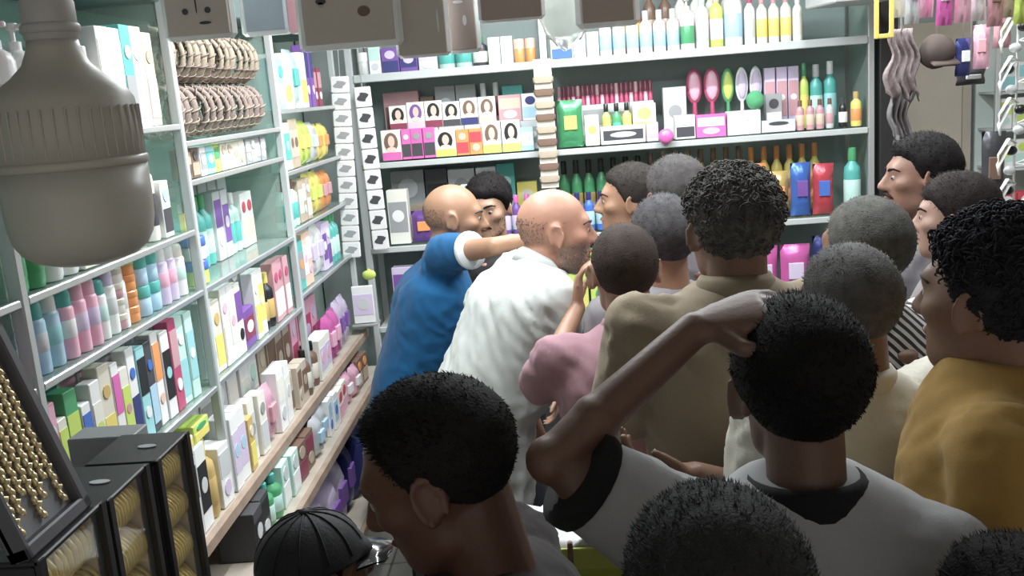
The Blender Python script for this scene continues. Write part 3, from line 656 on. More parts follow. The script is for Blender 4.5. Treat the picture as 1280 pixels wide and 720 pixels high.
# ================================================================== GOODS
MC = {}
def cm_(key, fn, mt, smooth=True):
    k = (key, mt.name)
    if k not in MC:
        MC[k] = fn().mesh(key.split('|')[0], mt, smooth)
    return MC[k]
def part(root, name, key, fn, mt, smooth=True, loc=None, label=None):
    me = cm_(name + '|' + key, fn, mt, smooth); o = link(name, me, root, loc)
    if smooth and 'sh' not in me: 
        try: me.set_sharp_from_angle(angle=.75)
        except Exception: pass
        me['sh'] = 1
    if label: o['label'] = label
    return o
NICE = dict(bottle='bottle', pump='pump bottle', can='spray can', tube='squeeze tube', jar='jar', box='carton', hairbox='hair colour carton', pouch='packet', stick='lipstick', brush='hair brush')
CATN = dict(bottle='bottle', pump='bottle', can='can', tube='tube', jar='jar', box='box', hairbox='box', pouch='packet', stick='lipstick', brush='brush')
def prod(kind, w, h, a, b, c, loc, rz, place, d=None, tilt=0., lab=None):
    d = d or w
    nm = dict(bottle='bottle', pump='pump_bottle', can='spray_can', tube='squeeze_tube', jar='cosmetic_jar', box='carton', hairbox='hair_colour_carton', pouch='packet', stick='lipstick', brush='hair_brush')[kind]
    if lab is None:
        extra = dict(bottle='with %s cap' % b, pump='with %s pump' % b, can='with %s cap' % b, tube='with %s cap' % b, jar='with %s lid' % b, box='with %s print' % b, hairbox='with portrait over %s' % b, pouch='with %s print' % b, stick='with %s base' % b, brush='with %s bristles' % b)[kind]
        lab = '%s %s %s %s' % (a, NICE[kind], extra, place)
    t = thing(nm, lab, CATN[kind], loc, 0, lab, rot=(0, tilt, rz))
    K = '%s_%.3f_%.3f_%.3f' % (kind, w, h, d); r = w / 2; sy = d / w
    A, B, C = pm(a), pm(b), pm(c)
    if kind == 'bottle':
        part(t, 'body', K, lambda: MB().lathe([(r * .9, 0), (r, .008), (r, h * .62), (r * .93, h * .70), (r * .45, h * .78), (r * .42, h * .81)], 16, sy=sy), A)
        part(t, 'cap', K, lambda: MB().lathe([(r * .50, h * .80), (r * .52, h * .81), (r * .50, h * .99), (r * .42, h)], 14, sy=sy), B)
        part(t, 'label_band', K, lambda: MB().lathe([(r * 1.0, h * .16), (r * 1.03, h * .17), (r * 1.03, h * .50), (r * 1.0, h * .51)], 16, sy=sy), C)
    elif kind == 'pump':
        part(t, 'body', K, lambda: MB().lathe([(r * .9, 0), (r, .008), (r, h * .66), (r * .8, h * .73), (r * .4, h * .77)], 16, sy=sy), A)
        part(t, 'pump_head', K, lambda: MB().lathe([(r * .42, h * .76), (r * .42, h * .84), (r * .16, h * .85), (r * .16, h * .93), (r * .36, h * .94), (r * .36, h)], 12).box((0, -r * .45, h * .965), (r * .3, r * .9, h * .05), .002), B)
        part(t, 'label_band', K, lambda: MB().lathe([(r * 1.0, h * .14), (r * 1.03, h * .15), (r * 1.03, h * .46), (r * 1.0, h * .47)], 16, sy=sy), C)
    elif kind == 'can':
        part(t, 'body', K, lambda: MB().lathe([(r * .95, 0), (r, .004), (r, h * .70), (r * .94, h * .735), (r * .8, h * .76)], 18), A)
        part(t, 'cap', K, lambda: MB().lathe([(r * .86, h * .74), (r * .88, h * .75), (r * .86, h * .93), (r * .72, h * .985), (r * .3, h)], 18), B)
        part(t, 'label_band', K, lambda: MB().lathe([(r * 1.0, h * .30), (r * 1.025, h * .31), (r * 1.025, h * .55), (r, h * .56)], 18), C)
    elif kind == 'tube':
        def f():
            m_ = MB(); n = 18; vs = []; L = [(0.10, 1, .55), (.13, 1, .9), (.4, 1, .85), (.7, 1.03, .5), (.93, 1.06, .12), (1., 1.06, .06)]
            for q, x, y in L:
                for j in range(n): a_ = 2 * PI * j / n; vs.append((r * x * math.cos(a_), r * y * math.sin(a_) * .8, h * q))
            fs = [(i * n + j, i * n + (j + 1) % n, (i + 1) * n + (j + 1) % n, (i + 1) * n + j) for i in range(5) for j in range(n)] + [tuple(reversed(range(n))), tuple(range(5 * n, 6 * n))]
            return m_.add(vs, fs)
        part(t, 'body', K, f, A)
        part(t, 'cap', K, lambda: MB().lathe([(r * .66, 0), (r * .7, .003), (r * .66, h * .11), (r * .6, h * .125)], 16), B)
        part(t, 'printed_panel', K, lambda: MB().box((0, -r * .68, h * .42), (r * 1.1, .012, h * .26), .003), C, False)
    elif kind == 'jar':
        part(t, 'body', K, lambda: MB().lathe([(r * .9, 0), (r * .98, .003), (r * .98, h * .58), (r * .9, h * .62)], 18), A)
        part(t, 'lid', K, lambda: MB().lathe([(r, h * .60), (r * 1.02, h * .62), (r * 1.02, h * .95), (r * .95, h)], 18), B)
    elif kind == 'box':
        A, B, C = pm(a, 'card'), pm(b, 'card'), pm(c, 'card'); v = int(abs(loc[1] * 97 + loc[0] * 61)) % 3
        part(t, 'body', K, lambda: MB().box((0, 0, h / 2), (w, d, h), .0015), A, False)
        zz, hz = ((.30, .42), (.68, .40), (.5, .56))[v]
        part(t, 'printed_panel', K + str(v), lambda: MB().box((0, -d / 2 - .0006, h * zz), (w * .9, .0012, h * hz)), B, False)
        zc = (.74, .28, .52)[v]
        part(t, 'printed_mark', K + str(v), lambda: MB().prism([(w * .30 * math.cos(q), h * zc + min(h * .16, w * .30) * math.sin(q)) for q in np.linspace(0, 2 * PI, 12, endpoint=False)], -d / 2 - .0022, -d / 2 + .0002), C, False)
    elif kind == 'hairbox':
        A, B, C = pm(a, 'card'), pm(b, 'card'), pm(c, 'card')
        part(t, 'body', K, lambda: MB().box((0, 0, h / 2), (w, d, h), .0015), A, False)
        part(t, 'printed_band', K, lambda: MB().box((0, -d / 2 - .0006, h * .14), (w * .98, .0012, h * .26)), B, False)
        e = lambda cx, cz, rx, rz_, y: MB().prism([(cx + rx * math.cos(q), cz + rz_ * math.sin(q)) for q in np.linspace(0, 2 * PI, 16, endpoint=False)], y, -d / 2)
        pr = part(t, 'portrait_hair', K, lambda: e(0, h * .60, w * .36, h * .32, -d / 2 - .0012), pm(c, 'card'), False)
        part(pr, 'portrait_face', K, lambda: e(w * .02, h * .63, w * .17, h * .19, -d / 2 - .0020), mat('print_face', (.78, .55, .46), .5), False)
        part(pr, 'portrait_shoulder', K, lambda: e(0, h * .36, w * .26, h * .09, -d / 2 - .0018), mat('print_shoulder', (.80, .62, .55), .5), False)
    elif kind == 'pouch':
        def f():
            m_ = MB(); nx, nz = 7, 9; vs = []
            for s in (-1, 1):
                for j in range(nz):
                    for i in range(nx):
                        u, q = i / (nx - 1) * 2 - 1, j / (nz - 1) * 2 - 1
                        vs.append((u * w / 2 * (1 - .05 * (1 - q * q)), s * d / 2 * (1 - u ** 4) * (1 - q ** 6) + .003 * math.sin(u * 7 + q * 5), (q + 1) * h / 2))
            fs = []; N_ = nx * nz
            for j in range(nz - 1):
                for i in range(nx - 1):
                    q = j * nx + i; fs += [(q, q + 1, q + nx + 1, q + nx), (N_ + q, N_ + q + nx, N_ + q + nx + 1, N_ + q + 1)]
            return m_.add(vs, fs)
        part(t, 'body', K, f, pm(a, 'foil'))
        part(t, 'printed_panel', K, lambda: MB().box((0, -d * .44 - .002, h * .52), (w * .5, d * .22 + .004, h * .30), .002), pm(b, 'card'), False)
    elif kind == 'stick':
        part(t, 'body', K, lambda: MB().lathe([(r, h * .45), (r, h * .97), (r * .8, h)], 10), A)
        part(t, 'base', K, lambda: MB().lathe([(r * 1.1, 0), (r * 1.1, h * .45), (r, h * .47)], 10), B)
    elif kind == 'brush':
        part(t, 'handle', K, lambda: MB().tube([(0, 0, 0), (0, 0, h * .25), (0, 0, h * .5)], [r * .28, r * .36, r * .26], 10), A)
        hd = part(t, 'head', K, lambda: MB().ball((0, 0, h * .74), (r, d * .18, h * .27), 14, 10), A)
        part(hd, 'bristle_pad', K, lambda: MB().ball((0, -d * .12, h * .74), (r * .75, d * .2, h * .22), 14, 8), B)
    return t
def row(axis, s0, s1, z, front, place, items, gap=.004, jit=.006, tall=1.):
    """axis 'Y': side rack (front faces the aisle), 'X': back rack"""
    pos = s0
    for it in items:
        kind, w_, h_, a, b, c = it[:6]; n = it[6] if len(it) > 6 else 1; d_ = it[7] if len(it) > 7 else (w_ if kind not in ('box', 'hairbox', 'pouch') else min(.06, w_ * .7))
        for _ in range(n):
            if pos + w_ > s1: return
            dep = front + d_ / 2 + random.uniform(.0, jit); ctr = pos + w_ / 2
            if axis == 'Y': prod(kind, w_, h_ * tall, a, b, c, (FX - dep, ctr, z), PI / 2 + random.uniform(-.06, .06), place, d_)
            else: prod(kind, w_, h_ * tall, a, b, c, (ctr, BFY + dep, z), random.uniform(-.06, .06), place, d_)
            pos += w_ + gap
G = .0
# ---- side rack, bay behind the bulb
row('Y', 1.56, 2.30, 1.929, .02, 'on the top shelf behind the bulb', [('bottle', .07, .265, 'crimson', 'rose', 'white', 1), ('pump', .06, .20, 'white', 'white', 'silver', 2), ('bottle', .055, .19, 'white', 'silver', 'ivory', 2), ('bottle', .05, .17, 'ivory', 'white', 'lime', 2),
    ('box', .055, .21, 'white', 'ivory', 'mint', 2, .12), ('box', .05, .22, 'teal', 'grey', 'silver', 1, .12), ('box', .06, .22, 'white', 'pink', 'ivory', 1, .12), ('box', .05, .21, 'beige', 'cream', 'tan', 1, .12)])
row('Y', 1.55, 2.31, 1.674, .02, 'on the second shelf behind the bulb', [('bottle', .055, .17, 'green', 'teal', 'green', 2), ('pump', .06, .18, 'white', 'mint', 'white', 2), ('box', .06, .16, 'ivory', 'green', 'lime', 2), ('bottle', .055, .17, 'white', 'green', 'mint', 1),
    ('tube', .075, .19, 'white', 'ivory', 'white', 2), ('bottle', .045, .21, 'ivory', 'teal', 'charcoal', 1), ('box', .05, .13, 'white', 'charcoal', 'sky', 1, .1), ('box', .07, .16, 'aqua', 'sky', 'white', 1, .1)])
S3 = [('bottle', .036, .115, 'blue', 'navy', 'lilac'), ('can', .048, .130, 'sky', 'teal', 'silver', 1), ('can', .048, .133, 'sky', 'white', 'aqua', 1), ('can', .042, .130, 'pink', 'teal', 'white', 1), ('can', .042, .134, 'pink', 'pink', 'lilac', 2), ('can', .040, .120, 'white', 'teal', 'mint', 1), ('can', .042, .133, 'white', 'lilac', 'silver', 2)]
row('Y', 1.55, 2.0, 1.524, .02, 'on the glass shelf under the bulb', S3)
for k in range(4):
    prod('jar', .050, .032, 'ivory' if k % 2 else 'rose', 'cream', 'white', (FX - .05, 1.935, 1.524 + .0322 * k), 0, 'in the short stack under the bulb')
    prod('jar', .050, .034, 'orange', 'yellow' if k == 3 else 'orange', 'white', (FX - .05, 1.995, 1.524 + .0342 * k), 0, 'in the orange stack under the bulb')
for k, (a, b) in enumerate((('sky', 'teal'), ('sky', 'teal'))):
    for q in range(2): prod('jar', .052, .066, a, b, 'white', (FX - .05, 2.057 + q * .056, 1.524 + .0662 * k), 0, 'stacked in twos beside the orange jars')
row('Y', 2.145, 2.32, 1.524, .02, 'on the glass shelf near the second post', [('can', .048, .133, 'lilac', 'white', 'pink', 2), ('can', .046, .125, 'white', 'ivory', 'mint', 1)])
S4 = [('box', .045, .20, 'pink', 'peach', 'white', 1), ('box', .035, .16, 'ivory', 'lime', 'orange', 1), ('box', .045, .20, 'green', 'lime', 'yellow', 1), ('box', .036, .16, 'white', 'blue', 'sky', 1), ('box', .040, .19, 'white', 'ivory', 'lime', 1),
      ('box', .045, .21, 'cream', 'yellow', 'gold', 1), ('box', .035, .20, 'white', 'magenta', 'lilac', 1), ('box', .035, .18, 'ivory', 'lime', 'rose', 1), ('box', .042, .21, 'white', 'navy', 'blue', 1), ('box', .042, .20, 'aqua', 'black', 'white', 1),
      ('box', .040, .20, 'charcoal', 'sky', 'blue', 1), ('box', .042, .21, 'white', 'orange', 'peach', 1), ('box', .045, .20, 'white', 'black', 'aqua', 1), ('box', .050, .215, 'crimson', 'rose', 'white', 1), ('box', .045, .21, 'mint', 'aqua', 'white', 2)]
row('Y', 1.55, 2.31, 1.276, .02, 'on the carton shelf of the bulb bay', S4, .003)
row('Y', 1.55, 2.31, 1.276, .14, 'at the rear of the carton shelf', [('box', .07, .22, 'ivory', 'mint', 'teal', 4), ('box', .07, .225, 'white', 'pink', 'lilac', 6)], .004)
row('Y', 1.55, 2.31, 1.674, .13, 'at the rear of the second shelf', [('box', .07, .21, 'white', 'mint', 'green', 5), ('box', .07, .22, 'mint', 'white', 'aqua', 5)], .004)
row('Y', 2.36, 3.17, 1.281, .15, 'at the rear of the headband bay carton shelf', [('box', .08, .22, 'ivory', 'grey', 'tan', 5), ('box', .08, .22, 'grey', 'silver', 'white', 5)], .004)
row('Y', 2.36, 3.17, 1.524, .180, 'at the rear of the headband bay middle shelf', [('box', .08, .23, 'mint', 'teal', 'white', 5), ('box', .08, .22, 'silver', 'white', 'grey', 5)], .004)
# ---- first bay (partly cut off)
row('Y', 1.30, 1.51, 1.929, .02, 'on the shelf ahead of the bulb', [('box', .06, .18, 'white', 'purple', 'yellow', 1), ('bottle', .07, .265, 'crimson', 'rose', 'white', 2)])
row('Y', 1.2, 1.51, 1.674, .02, 'on the first bay middle shelf', [('bottle', .06, .17, 'green', 'mint', 'teal', 2), ('box', .06, .18, 'mint', 'white', 'aqua', 2)])
row('Y', 1.2, 1.51, 1.524, .02, 'on the first bay can shelf', [('can', .05, .13, 'sky', 'blue', 'white', 3), ('can', .05, .13, 'pink', 'white', 'lilac', 2)])
row('Y', 1.2, 1.51, 1.276, .02, 'on the first bay carton shelf', [('box', .05, .2, 'pink', 'white', 'magenta', 2), ('box', .05, .19, 'white', 'teal', 'aqua', 3)])
# ---- headband bay
hb1 = mat('headband_beige', (.33, .27, .20), .85, var=.35, scale=60, bump=.6, bscale=140); hb2 = mat('headband_mauve', (.24, .185, .165), .85, var=.4, scale=60, bump=.6, bscale=140)
def headband(y, z, R_, mt, label, grp, tw):
    t = thing('headband', label, 'headband', (FX - .085, y, z), 0, grp, rot=(tw * .25, 0, tw))
    def f(rr, wd):
        m_ = MB(); n = 28
        for i in range(n):
            a = 2 * PI * i / n; wob = 1 + .02 * math.sin(3 * a + y * 40)
            for q, s in ((rr, -wd), (rr + .006, -wd * .5), (rr + .006, wd * .5), (rr, wd), (rr - .006, wd * .4), (rr - .006, -wd * .4)):
                m_.v.append((q * wob * math.cos(a), s, q * wob * math.sin(a)))
        for i in range(n):
            for j in range(6): m_.f.append((i * 6 + j, i * 6 + (j + 1) % 6, ((i + 1) % n) * 6 + (j + 1) % 6, ((i + 1) % n) * 6 + j))
        return m_
    f(R_, .017).obj('band', mt, t)
    nn_ = 168; m_ = MB().tube([((R_ + .0085 * math.cos(14 * a)) * math.cos(a), .0195 * math.sin(14 * a), (R_ + .0085 * math.cos(14 * a)) * math.sin(a)) for a in np.linspace(0, 2 * PI, nn_, endpoint=False)], .0022, 4, True)
    m_.obj('wrapped_thread', hb2 if mt is hb1 else hb1, t)
for k in range(13): headband(2.39 + k * .058, 2.100, .062, hb1, 'beige braided headband in the upper row of the side rack', 'upper row headbands', random.uniform(-.2, .2))
for k in range(13): headband(2.39 + k * .058, 1.959, .062, hb2, 'mauve brown headband in the lower row of the side rack', 'lower row headbands', random.uniform(-.22, .22))
row('Y', 2.36, 3.17, 1.791, .02, 'on the small shelf under the headbands', [('box', .05, .075, 'brown', 'tan', 'charcoal', 2), ('box', .05, .075, 'white', 'grey', 'ivory', 1), ('box', .06, .075, 'aqua', 'teal', 'white', 1), ('box', .045, .075, 'lime', 'green', 'yellow', 1), ('box', .05, .075, 'cream', 'ivory', 'tan', 4), ('box', .05, .075, 'grey', 'silver', 'white', 4)])
row('Y', 2.36, 3.17, 1.524, .10, 'on the headband bay middle shelf', [('box', .055, .20, 'orange', 'rose', 'pink', 1), ('box', .06, .21, 'green', 'teal', 'lime', 1), ('box', .05, .17, 'yellow', 'lime', 'ivory', 1), ('tube', .095, .185, 'white', 'ivory', 'peach', 1), ('bottle', .055, .20, 'teal', 'green', 'mint', 2),
    ('box', .06, .20, 'silver', 'purple', 'lilac', 2), ('bottle', .05, .18, 'mint', 'white', 'teal', 2), ('box', .06, .17, 'white', 'peach', 'red', 2), ('box', .06, .19, 'grey', 'brown', 'tan', 2)])
for k in range(2): prod('jar', .075, .06, 'white' if k else 'lime', 'blue', 'white', (FX - .055, 2.41, 1.524 + .061 * k), 0, 'stacked in front of the orange carton')
row('Y', 2.36, 3.17, 1.281, .02, 'on the headband bay carton shelf', [('box', .05, .20, 'white', 'mint', 'aqua', 1), ('box', .055, .19, 'cream', 'yellow', 'gold', 1), ('box', .05, .21, 'white', 'ivory', 'pink', 2), ('box', .055, .20, 'ivory', 'purple', 'black', 1), ('box', .11, .11, 'purple', 'maroon', 'white', 1, .08), ('box', .05, .2, 'white', 'yellow', 'cream', 2), ('bottle', .05, .17, 'black', 'yellow', 'gold', 2), ('box', .055, .19, 'rose', 'white', 'crimson', 3)])
# ---- corner bay
row('Y', 3.23, 4.07, 1.941, .02, 'on the corner bay top shelf', [('box', .07, .17, 'aqua', 'mint', 'teal', 2), ('box', .11, .19, 'ivory', 'white', 'lime', 1, .1), ('pouch', .11, .21, 'mint', 'teal', 'white', 1), ('box', .08, .2, 'white', 'lime', 'mint', 1), ('box', .06, .23, 'purple', 'navy', 'lilac', 2), ('box', .05, .15, 'maroon', 'rose', 'white', 2)])
row('Y', 3.23, 4.07, 1.736, .02, 'on the corner bay second shelf', [('box', .06, .16, 'mint', 'teal', 'aqua', 2), ('box', .06, .17, 'tan', 'beige', 'brown', 2), ('pouch', .09, .16, 'lime', 'yellow', 'green', 2), ('pouch', .09, .15, 'silver', 'mint', 'white', 1), ('pouch', .09, .14, 'yellow', 'orange', 'red', 2)])
row('Y', 3.23, 4.07, 1.541, .02, 'on the corner bay third shelf', [('bottle', .05, .16, 'mint', 'brown', 'teal', 3), ('box', .05, .15, 'tan', 'white', 'mint', 3), ('pouch', .09, .16, 'yellow', 'lime', 'red', 2), ('pouch', .08, .15, 'orange', 'rose', 'yellow', 2)])
row('Y', 3.23, 4.07, 1.316, .02, 'on the corner bay lowest glass shelf', [('box', .06, .17, 'teal', 'grey', 'orange', 2), ('box', .05, .19, 'peach', 'white', 'pink', 2), ('pouch', .10, .19, 'white', 'lilac', 'navy', 2), ('box', .06, .18, 'lilac', 'purple', 'white', 2), ('bottle', .055, .2, 'teal', 'green', 'mint', 3)])
# ---- perfume ledge
ZL = .97
row('Y', 2.04, 2.36, ZL, -.0, 'at the front of the perfume ledge', [('box', .075, .20, 'white', 'charcoal', 'red', 1, .07), ('box', .065, .21, 'white', 'black', 'silver', 1, .07), ('bottle', .065, .20, 'gold', 'yellow', 'gold', 1), ('box', .07, .16, 'white', 'silver', 'lilac', 1, .06)])
prod('box', .09, .045, 'cream', 'yellow', 'tan', (FX - .045, 2.085, ZL + .2005), PI / 2, 'on top of the perfume cartons', .08)
prod('box', .10, .045, 'lime', 'yellow', 'green', (FX - .05, 2.20, ZL + .2105), PI / 2, 'on top of the perfume cartons', .08)
row('Y', 2.36, 4.0, ZL, .0, 'on the long perfume ledge', [('box', .06, .20, 'white', 'lilac', 'sky', 2, .06), ('box', .05, .15, 'gold', 'yellow', 'cream', 1, .05), ('box', .06, .18, 'ivory', 'silver', 'grey', 2), ('pouch', .11, .17, 'pink', 'rose', 'magenta', 1), ('box', .07, .19, 'white', 'ivory', 'silver', 2), ('box', .06, .14, 'beige', 'brown', 'tan', 3), ('bottle', .05, .16, 'brown', 'black', 'cream', 3),
    ('box', .08, .15, 'ivory', 'lilac', 'pink', 2), ('pouch', .10, .19, 'magenta', 'pink', 'purple', 2), ('pouch', .10, .20, 'lilac', 'purple', 'pink', 2), ('jar', .07, .06, 'yellow', 'lime', 'yellow', 1), ('pouch', .1, .18, 'orange', 'yellow', 'brown', 1)], .008, .02)
row('Y', 2.36, 4.0, ZL, .11, 'at the rear of the perfume ledge', [('box', .10, .25, 'silver', 'grey', 'white', 3), ('box', .09, .22, 'white', 'ivory', 'mint', 3), ('box', .09, .24, 'tan', 'brown', 'beige', 4), ('box', .09, .24, 'pink', 'crimson', 'lilac', 4)], .01)
row('Y', 2.3, 4.0, .80, -.05, 'on the lower wooden ledge', [('box', .08, .13, 'charcoal', 'black', 'silver', 2, .1), ('bottle', .06, .13, 'green', 'teal', 'mint', 2), ('box', .08, .13, 'mint', 'white', 'silver', 2), ('box', .09, .12, 'brown', 'maroon', 'tan', 2), ('pouch', .10, .13, 'silver', 'sky', 'white', 2), ('box', .06, .13, 'white', 'sky', 'blue', 2), ('box', .08, .12, 'ivory', 'pink', 'red', 2), ('pouch', .1, .12, 'pink', 'white', 'rose', 2), ('box', .08, .12, 'brown', 'tan', 'orange', 3)], .01, .02)
row('Y', 2.3, 4.0, .45, -.08, 'on the lowest wooden ledge', [('pouch', .16, .28, 'purple', 'lilac', 'navy', 3, .1), ('pouch', .16, .25, 'lilac', 'purple', 'pink', 3, .1), ('pouch', .14, .26, 'navy', 'purple', 'blue', 3, .1), ('jar', .1, .1, 'lime', 'yellow', 'green', 1)], .01, .03)

# ---- back rack, top shelf
pl_ = 'on the top shelf of the back rack'
row('X', -.81, -.03, 2.051, .03, pl_, [('jar', .05, .10, 'silver', 'white', 'mint', 1), ('box', .05, .13, 'white', 'mint', 'silver', 1), ('box', .075, .11, 'purple', 'navy', 'lilac', 2), ('box', .08, .10, 'silver', 'lilac', 'white', 1), ('bottle', .07, .16, 'mint', 'white', 'teal', 2), ('bottle', .065, .13, 'charcoal', 'green', 'ivory', 1), ('box', .05, .12, 'white', 'silver', 'ivory', 2), ('jar', .045, .105, 'orange', 'peach', 'white', 2)])
row('X', .02, 1.10, 2.051, .03, pl_, [('box', .095, .10, 'white', 'blue', 'navy', 1), ('box', .05, .11, 'white', 'sky', 'silver', 2), ('bottle', .052, .18, 'white', 'silver', 'sky', 6), ('pump', .06, .22, 'white', 'ivory', 'green', 1), ('bottle', .055, .23, 'white', 'mint', 'silver', 1), ('bottle', .055, .24, 'lime', 'peach', 'white', 1), ('bottle', .078, .27, 'white', 'white', 'sky', 1), ('bottle', .045, .22, 'white', 'crimson', 'silver', 1), ('bottle', .045, .21, 'ivory', 'rose', 'yellow', 3), ('bottle', .042, .20, 'ivory', 'white', 'cream', 1)], .005)
row('X', .30, .86, 2.051, .17, 'at the rear of the back rack top', [('bottle', .055, .27, 'orange', 'gold', 'yellow', 2), ('bottle', .055, .29, 'brown', 'orange', 'tan', 2), ('bottle', .055, .28, 'ivory', 'crimson', 'pink', 4)], .012)
# ---- back rack, hair colour shelf
pl_ = 'on the hair colour shelf'
row('X', -.735, -.03, 1.686, .02, pl_, [('hairbox', .085, .13, 'ivory', 'magenta', 'brown', 1), ('box', .04, .13, 'magenta', 'charcoal', 'silver', 1), ('box', .05, .13, 'magenta', 'charcoal', 'grey', 2), ('hairbox', .09, .115, 'ivory', 'lime', 'black', 1), ('box', .055, .11, 'orange', 'red', 'peach', 2), ('hairbox', .08, .135, 'white', 'lime', 'brown', 1), ('hairbox', .08, .135, 'white', 'lime', 'black', 1), ('box', .055, .10, 'sky', 'white', 'silver', 1)], .002, .002)
for k, (a, b, c) in enumerate((('ivory', 'maroon', 'black'), ('ivory', 'lilac', 'purple'), ('ivory', 'maroon', 'black'), ('white', 'charcoal', 'black'), ('white', 'navy', 'brown'), ('ivory', 'peach', 'brown'))):
    prod('hairbox', .076, .115 if k % 3 else .105, a, b, c, (-.665 + k * .0785, BFY + .125, 1.686 + .126), 0, 'stacked on the hair colour shelf', .05)
row('X', -.715, -.03, 1.686, .095, 'as a plinth behind the hair colour cartons', [('box', .11, .125, 'silver', 'grey', 'white', 6, .06)], .003, .0)
prod('box', .10, .115, 'rose', 'peach', 'white', (-.172, BFY + .125, 1.686 + .126), 0, 'stacked on the hair colour shelf', .05)
prod('box', .075, .115, 'white', 'sky', 'navy', (-.082, BFY + .125, 1.686 + .126), 0, 'stacked on the hair colour shelf', .05)
row('X', -.74, -.03, 1.686, .20, 'at the rear of the hair colour shelf', [('box', .16, .29, 'rose', 'brown', 'pink', 1, .06), ('box', .06, .26, 'brown', 'maroon', 'tan', 1), ('box', .09, .30, 'grey', 'teal', 'silver', 2), ('bottle', .05, .30, 'maroon', 'white', 'pink', 2), ('box', .09, .28, 'teal', 'charcoal', 'mint', 1)], .006)
# ---- back rack, lipstick shelf
pl_ = 'on the lipstick shelf'
row('X', .03, .47, 1.686, .16, 'under the maroon row of the lipstick shelf', [('box', .105, .17, 'silver', 'grey', 'white', 4, .05)], .003, 0)
for k in range(20): prod('stick', .017, .085, 'maroon' if k % 4 else 'rose', 'crimson' if k % 3 else 'pink', 'pink', (.045 + k * .0212, BFY + .185, 1.857), 0, 'standing in the tall lipstick row')
row('X', .03, .53, 1.686, .02, pl_, [('pouch', .11, .20, 'green', 'lime', 'yellow', 1, .045), ('box', .06, .13, 'ivory', 'cream', 'lime', 1), ('box', .19, .075, 'white', 'charcoal', 'silver', 1), ('box', .05, .08, 'lilac', 'pink', 'white', 1)], .006)
row('X', .225, .49, 1.686, .10, 'behind the white tray on the lipstick shelf', [('bottle', .040, .17, 'lime', 'black', 'yellow', 1), ('bottle', .040, .17, 'green', 'black', 'teal', 1), ('bottle', .040, .17, 'yellow', 'black', 'lime', 1), ('box', .10, .16, 'cream', 'lime', 'yellow', 1, .05)], .005)
row('X', .53, 1.24, 1.686, .02, pl_, [('box', .085, .10, 'white', 'charcoal', 'silver', 1), ('box', .125, .095, 'magenta', 'lilac', 'pink', 1), ('box', .14, .10, 'white', 'silver', 'ivory', 1), ('box', .14, .05, 'silver', 'white', 'charcoal', 1), ('bottle', .036, .125, 'rose', 'brown', 'peach', 3), ('bottle', .034, .125, 'silver', 'brown', 'rose', 1)], .006)
prod('box', .07, .16, 'grey', 'white', 'charcoal', (.965, BFY + .115, 1.686), 0, pl_, .04)
prod('bottle', .036, .125, 'black', 'charcoal', 'white', (1.245, BFY + .05, 1.686), 0, pl_); prod('bottle', .045, .145, 'yellow', 'gold', 'orange', (1.30, BFY + .05, 1.686), 0, pl_)
row('X', .50, 1.32, 1.686, .15, 'at the rear of the lipstick shelf', [('box', .10, .22, 'silver', 'white', 'grey', 1), ('brush', .07, .29, 'crimson', 'pink', 'red', 2), ('brush', .055, .28, 'green', 'lime', 'lime', 1), ('brush', .055, .28, 'white', 'lilac', 'pink', 2), ('box', .045, .27, 'lilac', 'rose', 'white', 3), ('bottle', .04, .28, 'lime', 'green', 'yellow', 1), ('bottle', .055, .27, 'teal', 'silver', 'mint', 1), ('bottle', .055, .28, 'teal', 'white', 'aqua', 1)], .006)
def blob(name, label, cat, loc, sz, col, cols, seed, fin='plastic'):
    t = thing(name, label, cat, loc); m_ = MB().ball((0, 0, sz[2]), sz, 18, 12); v = np.array(m_.v); d = v - np.array((0, 0, sz[2])); nn = d / (np.linalg.norm(d, axis=1)[:, None] + 1e-9)
    v = v + nn * (noise3(v / max(sz) * .1, 30, seed, 3) * max(sz) * .10)[:, None]; m_.v = [tuple(q) for q in v]; m_.obj('body', pm(col, fin), t)
    MB().ball((0, 0, sz[2] * 2), (sz[0] * .25, sz[1] * .25, sz[2] * .25), 10, 6).obj('knot', pm(cols, fin), t)
    return t
blob('powder_puff', 'round pink powder puff at the lipstick shelf edge', 'puff', tuple(atY(833, 180, 4.17)), (.032, .018, .032), 'magenta', 'pink', 3)
blob('sponge', 'round green bath sponge on the lipstick shelf', 'sponge', (.875, BFY + .045, 1.787), (.038, .030, .040), 'green', 'mint', 4, 'cloth')
# ---- back rack, shelves below
pl_ = 'on the crowded third back shelf'
row('X', -.74, -.03, 1.316, .03, pl_, [('box', .09, .24, 'ivory', 'grey', 'white', 1), ('pouch', .11, .14, 'purple', 'orange', 'blue', 1), ('pouch', .11, .16, 'blue', 'navy', 'orange', 1), ('box', .06, .24, 'white', 'silver', 'grey', 1), ('bottle', .045, .20, 'sky', 'navy', 'white', 2), ('bottle', .042, .18, 'purple', 'magenta', 'lilac', 4)], .006)
row('X', -.74, -.03, 1.316, .18, 'at the rear of the third back shelf', [('box', .15, .31, 'grey', 'tan', 'silver', 1), ('box', .10, .31, 'charcoal', 'black', 'teal', 1), ('box', .12, .30, 'silver', 'white', 'grey', 1), ('box', .09, .30, 'white', 'silver', 'ivory', 1), ('box', .08, .31, 'teal', 'sky', 'mint', 1), ('box', .09, .22, 'yellow', 'lime', 'cream', 1)], .006)
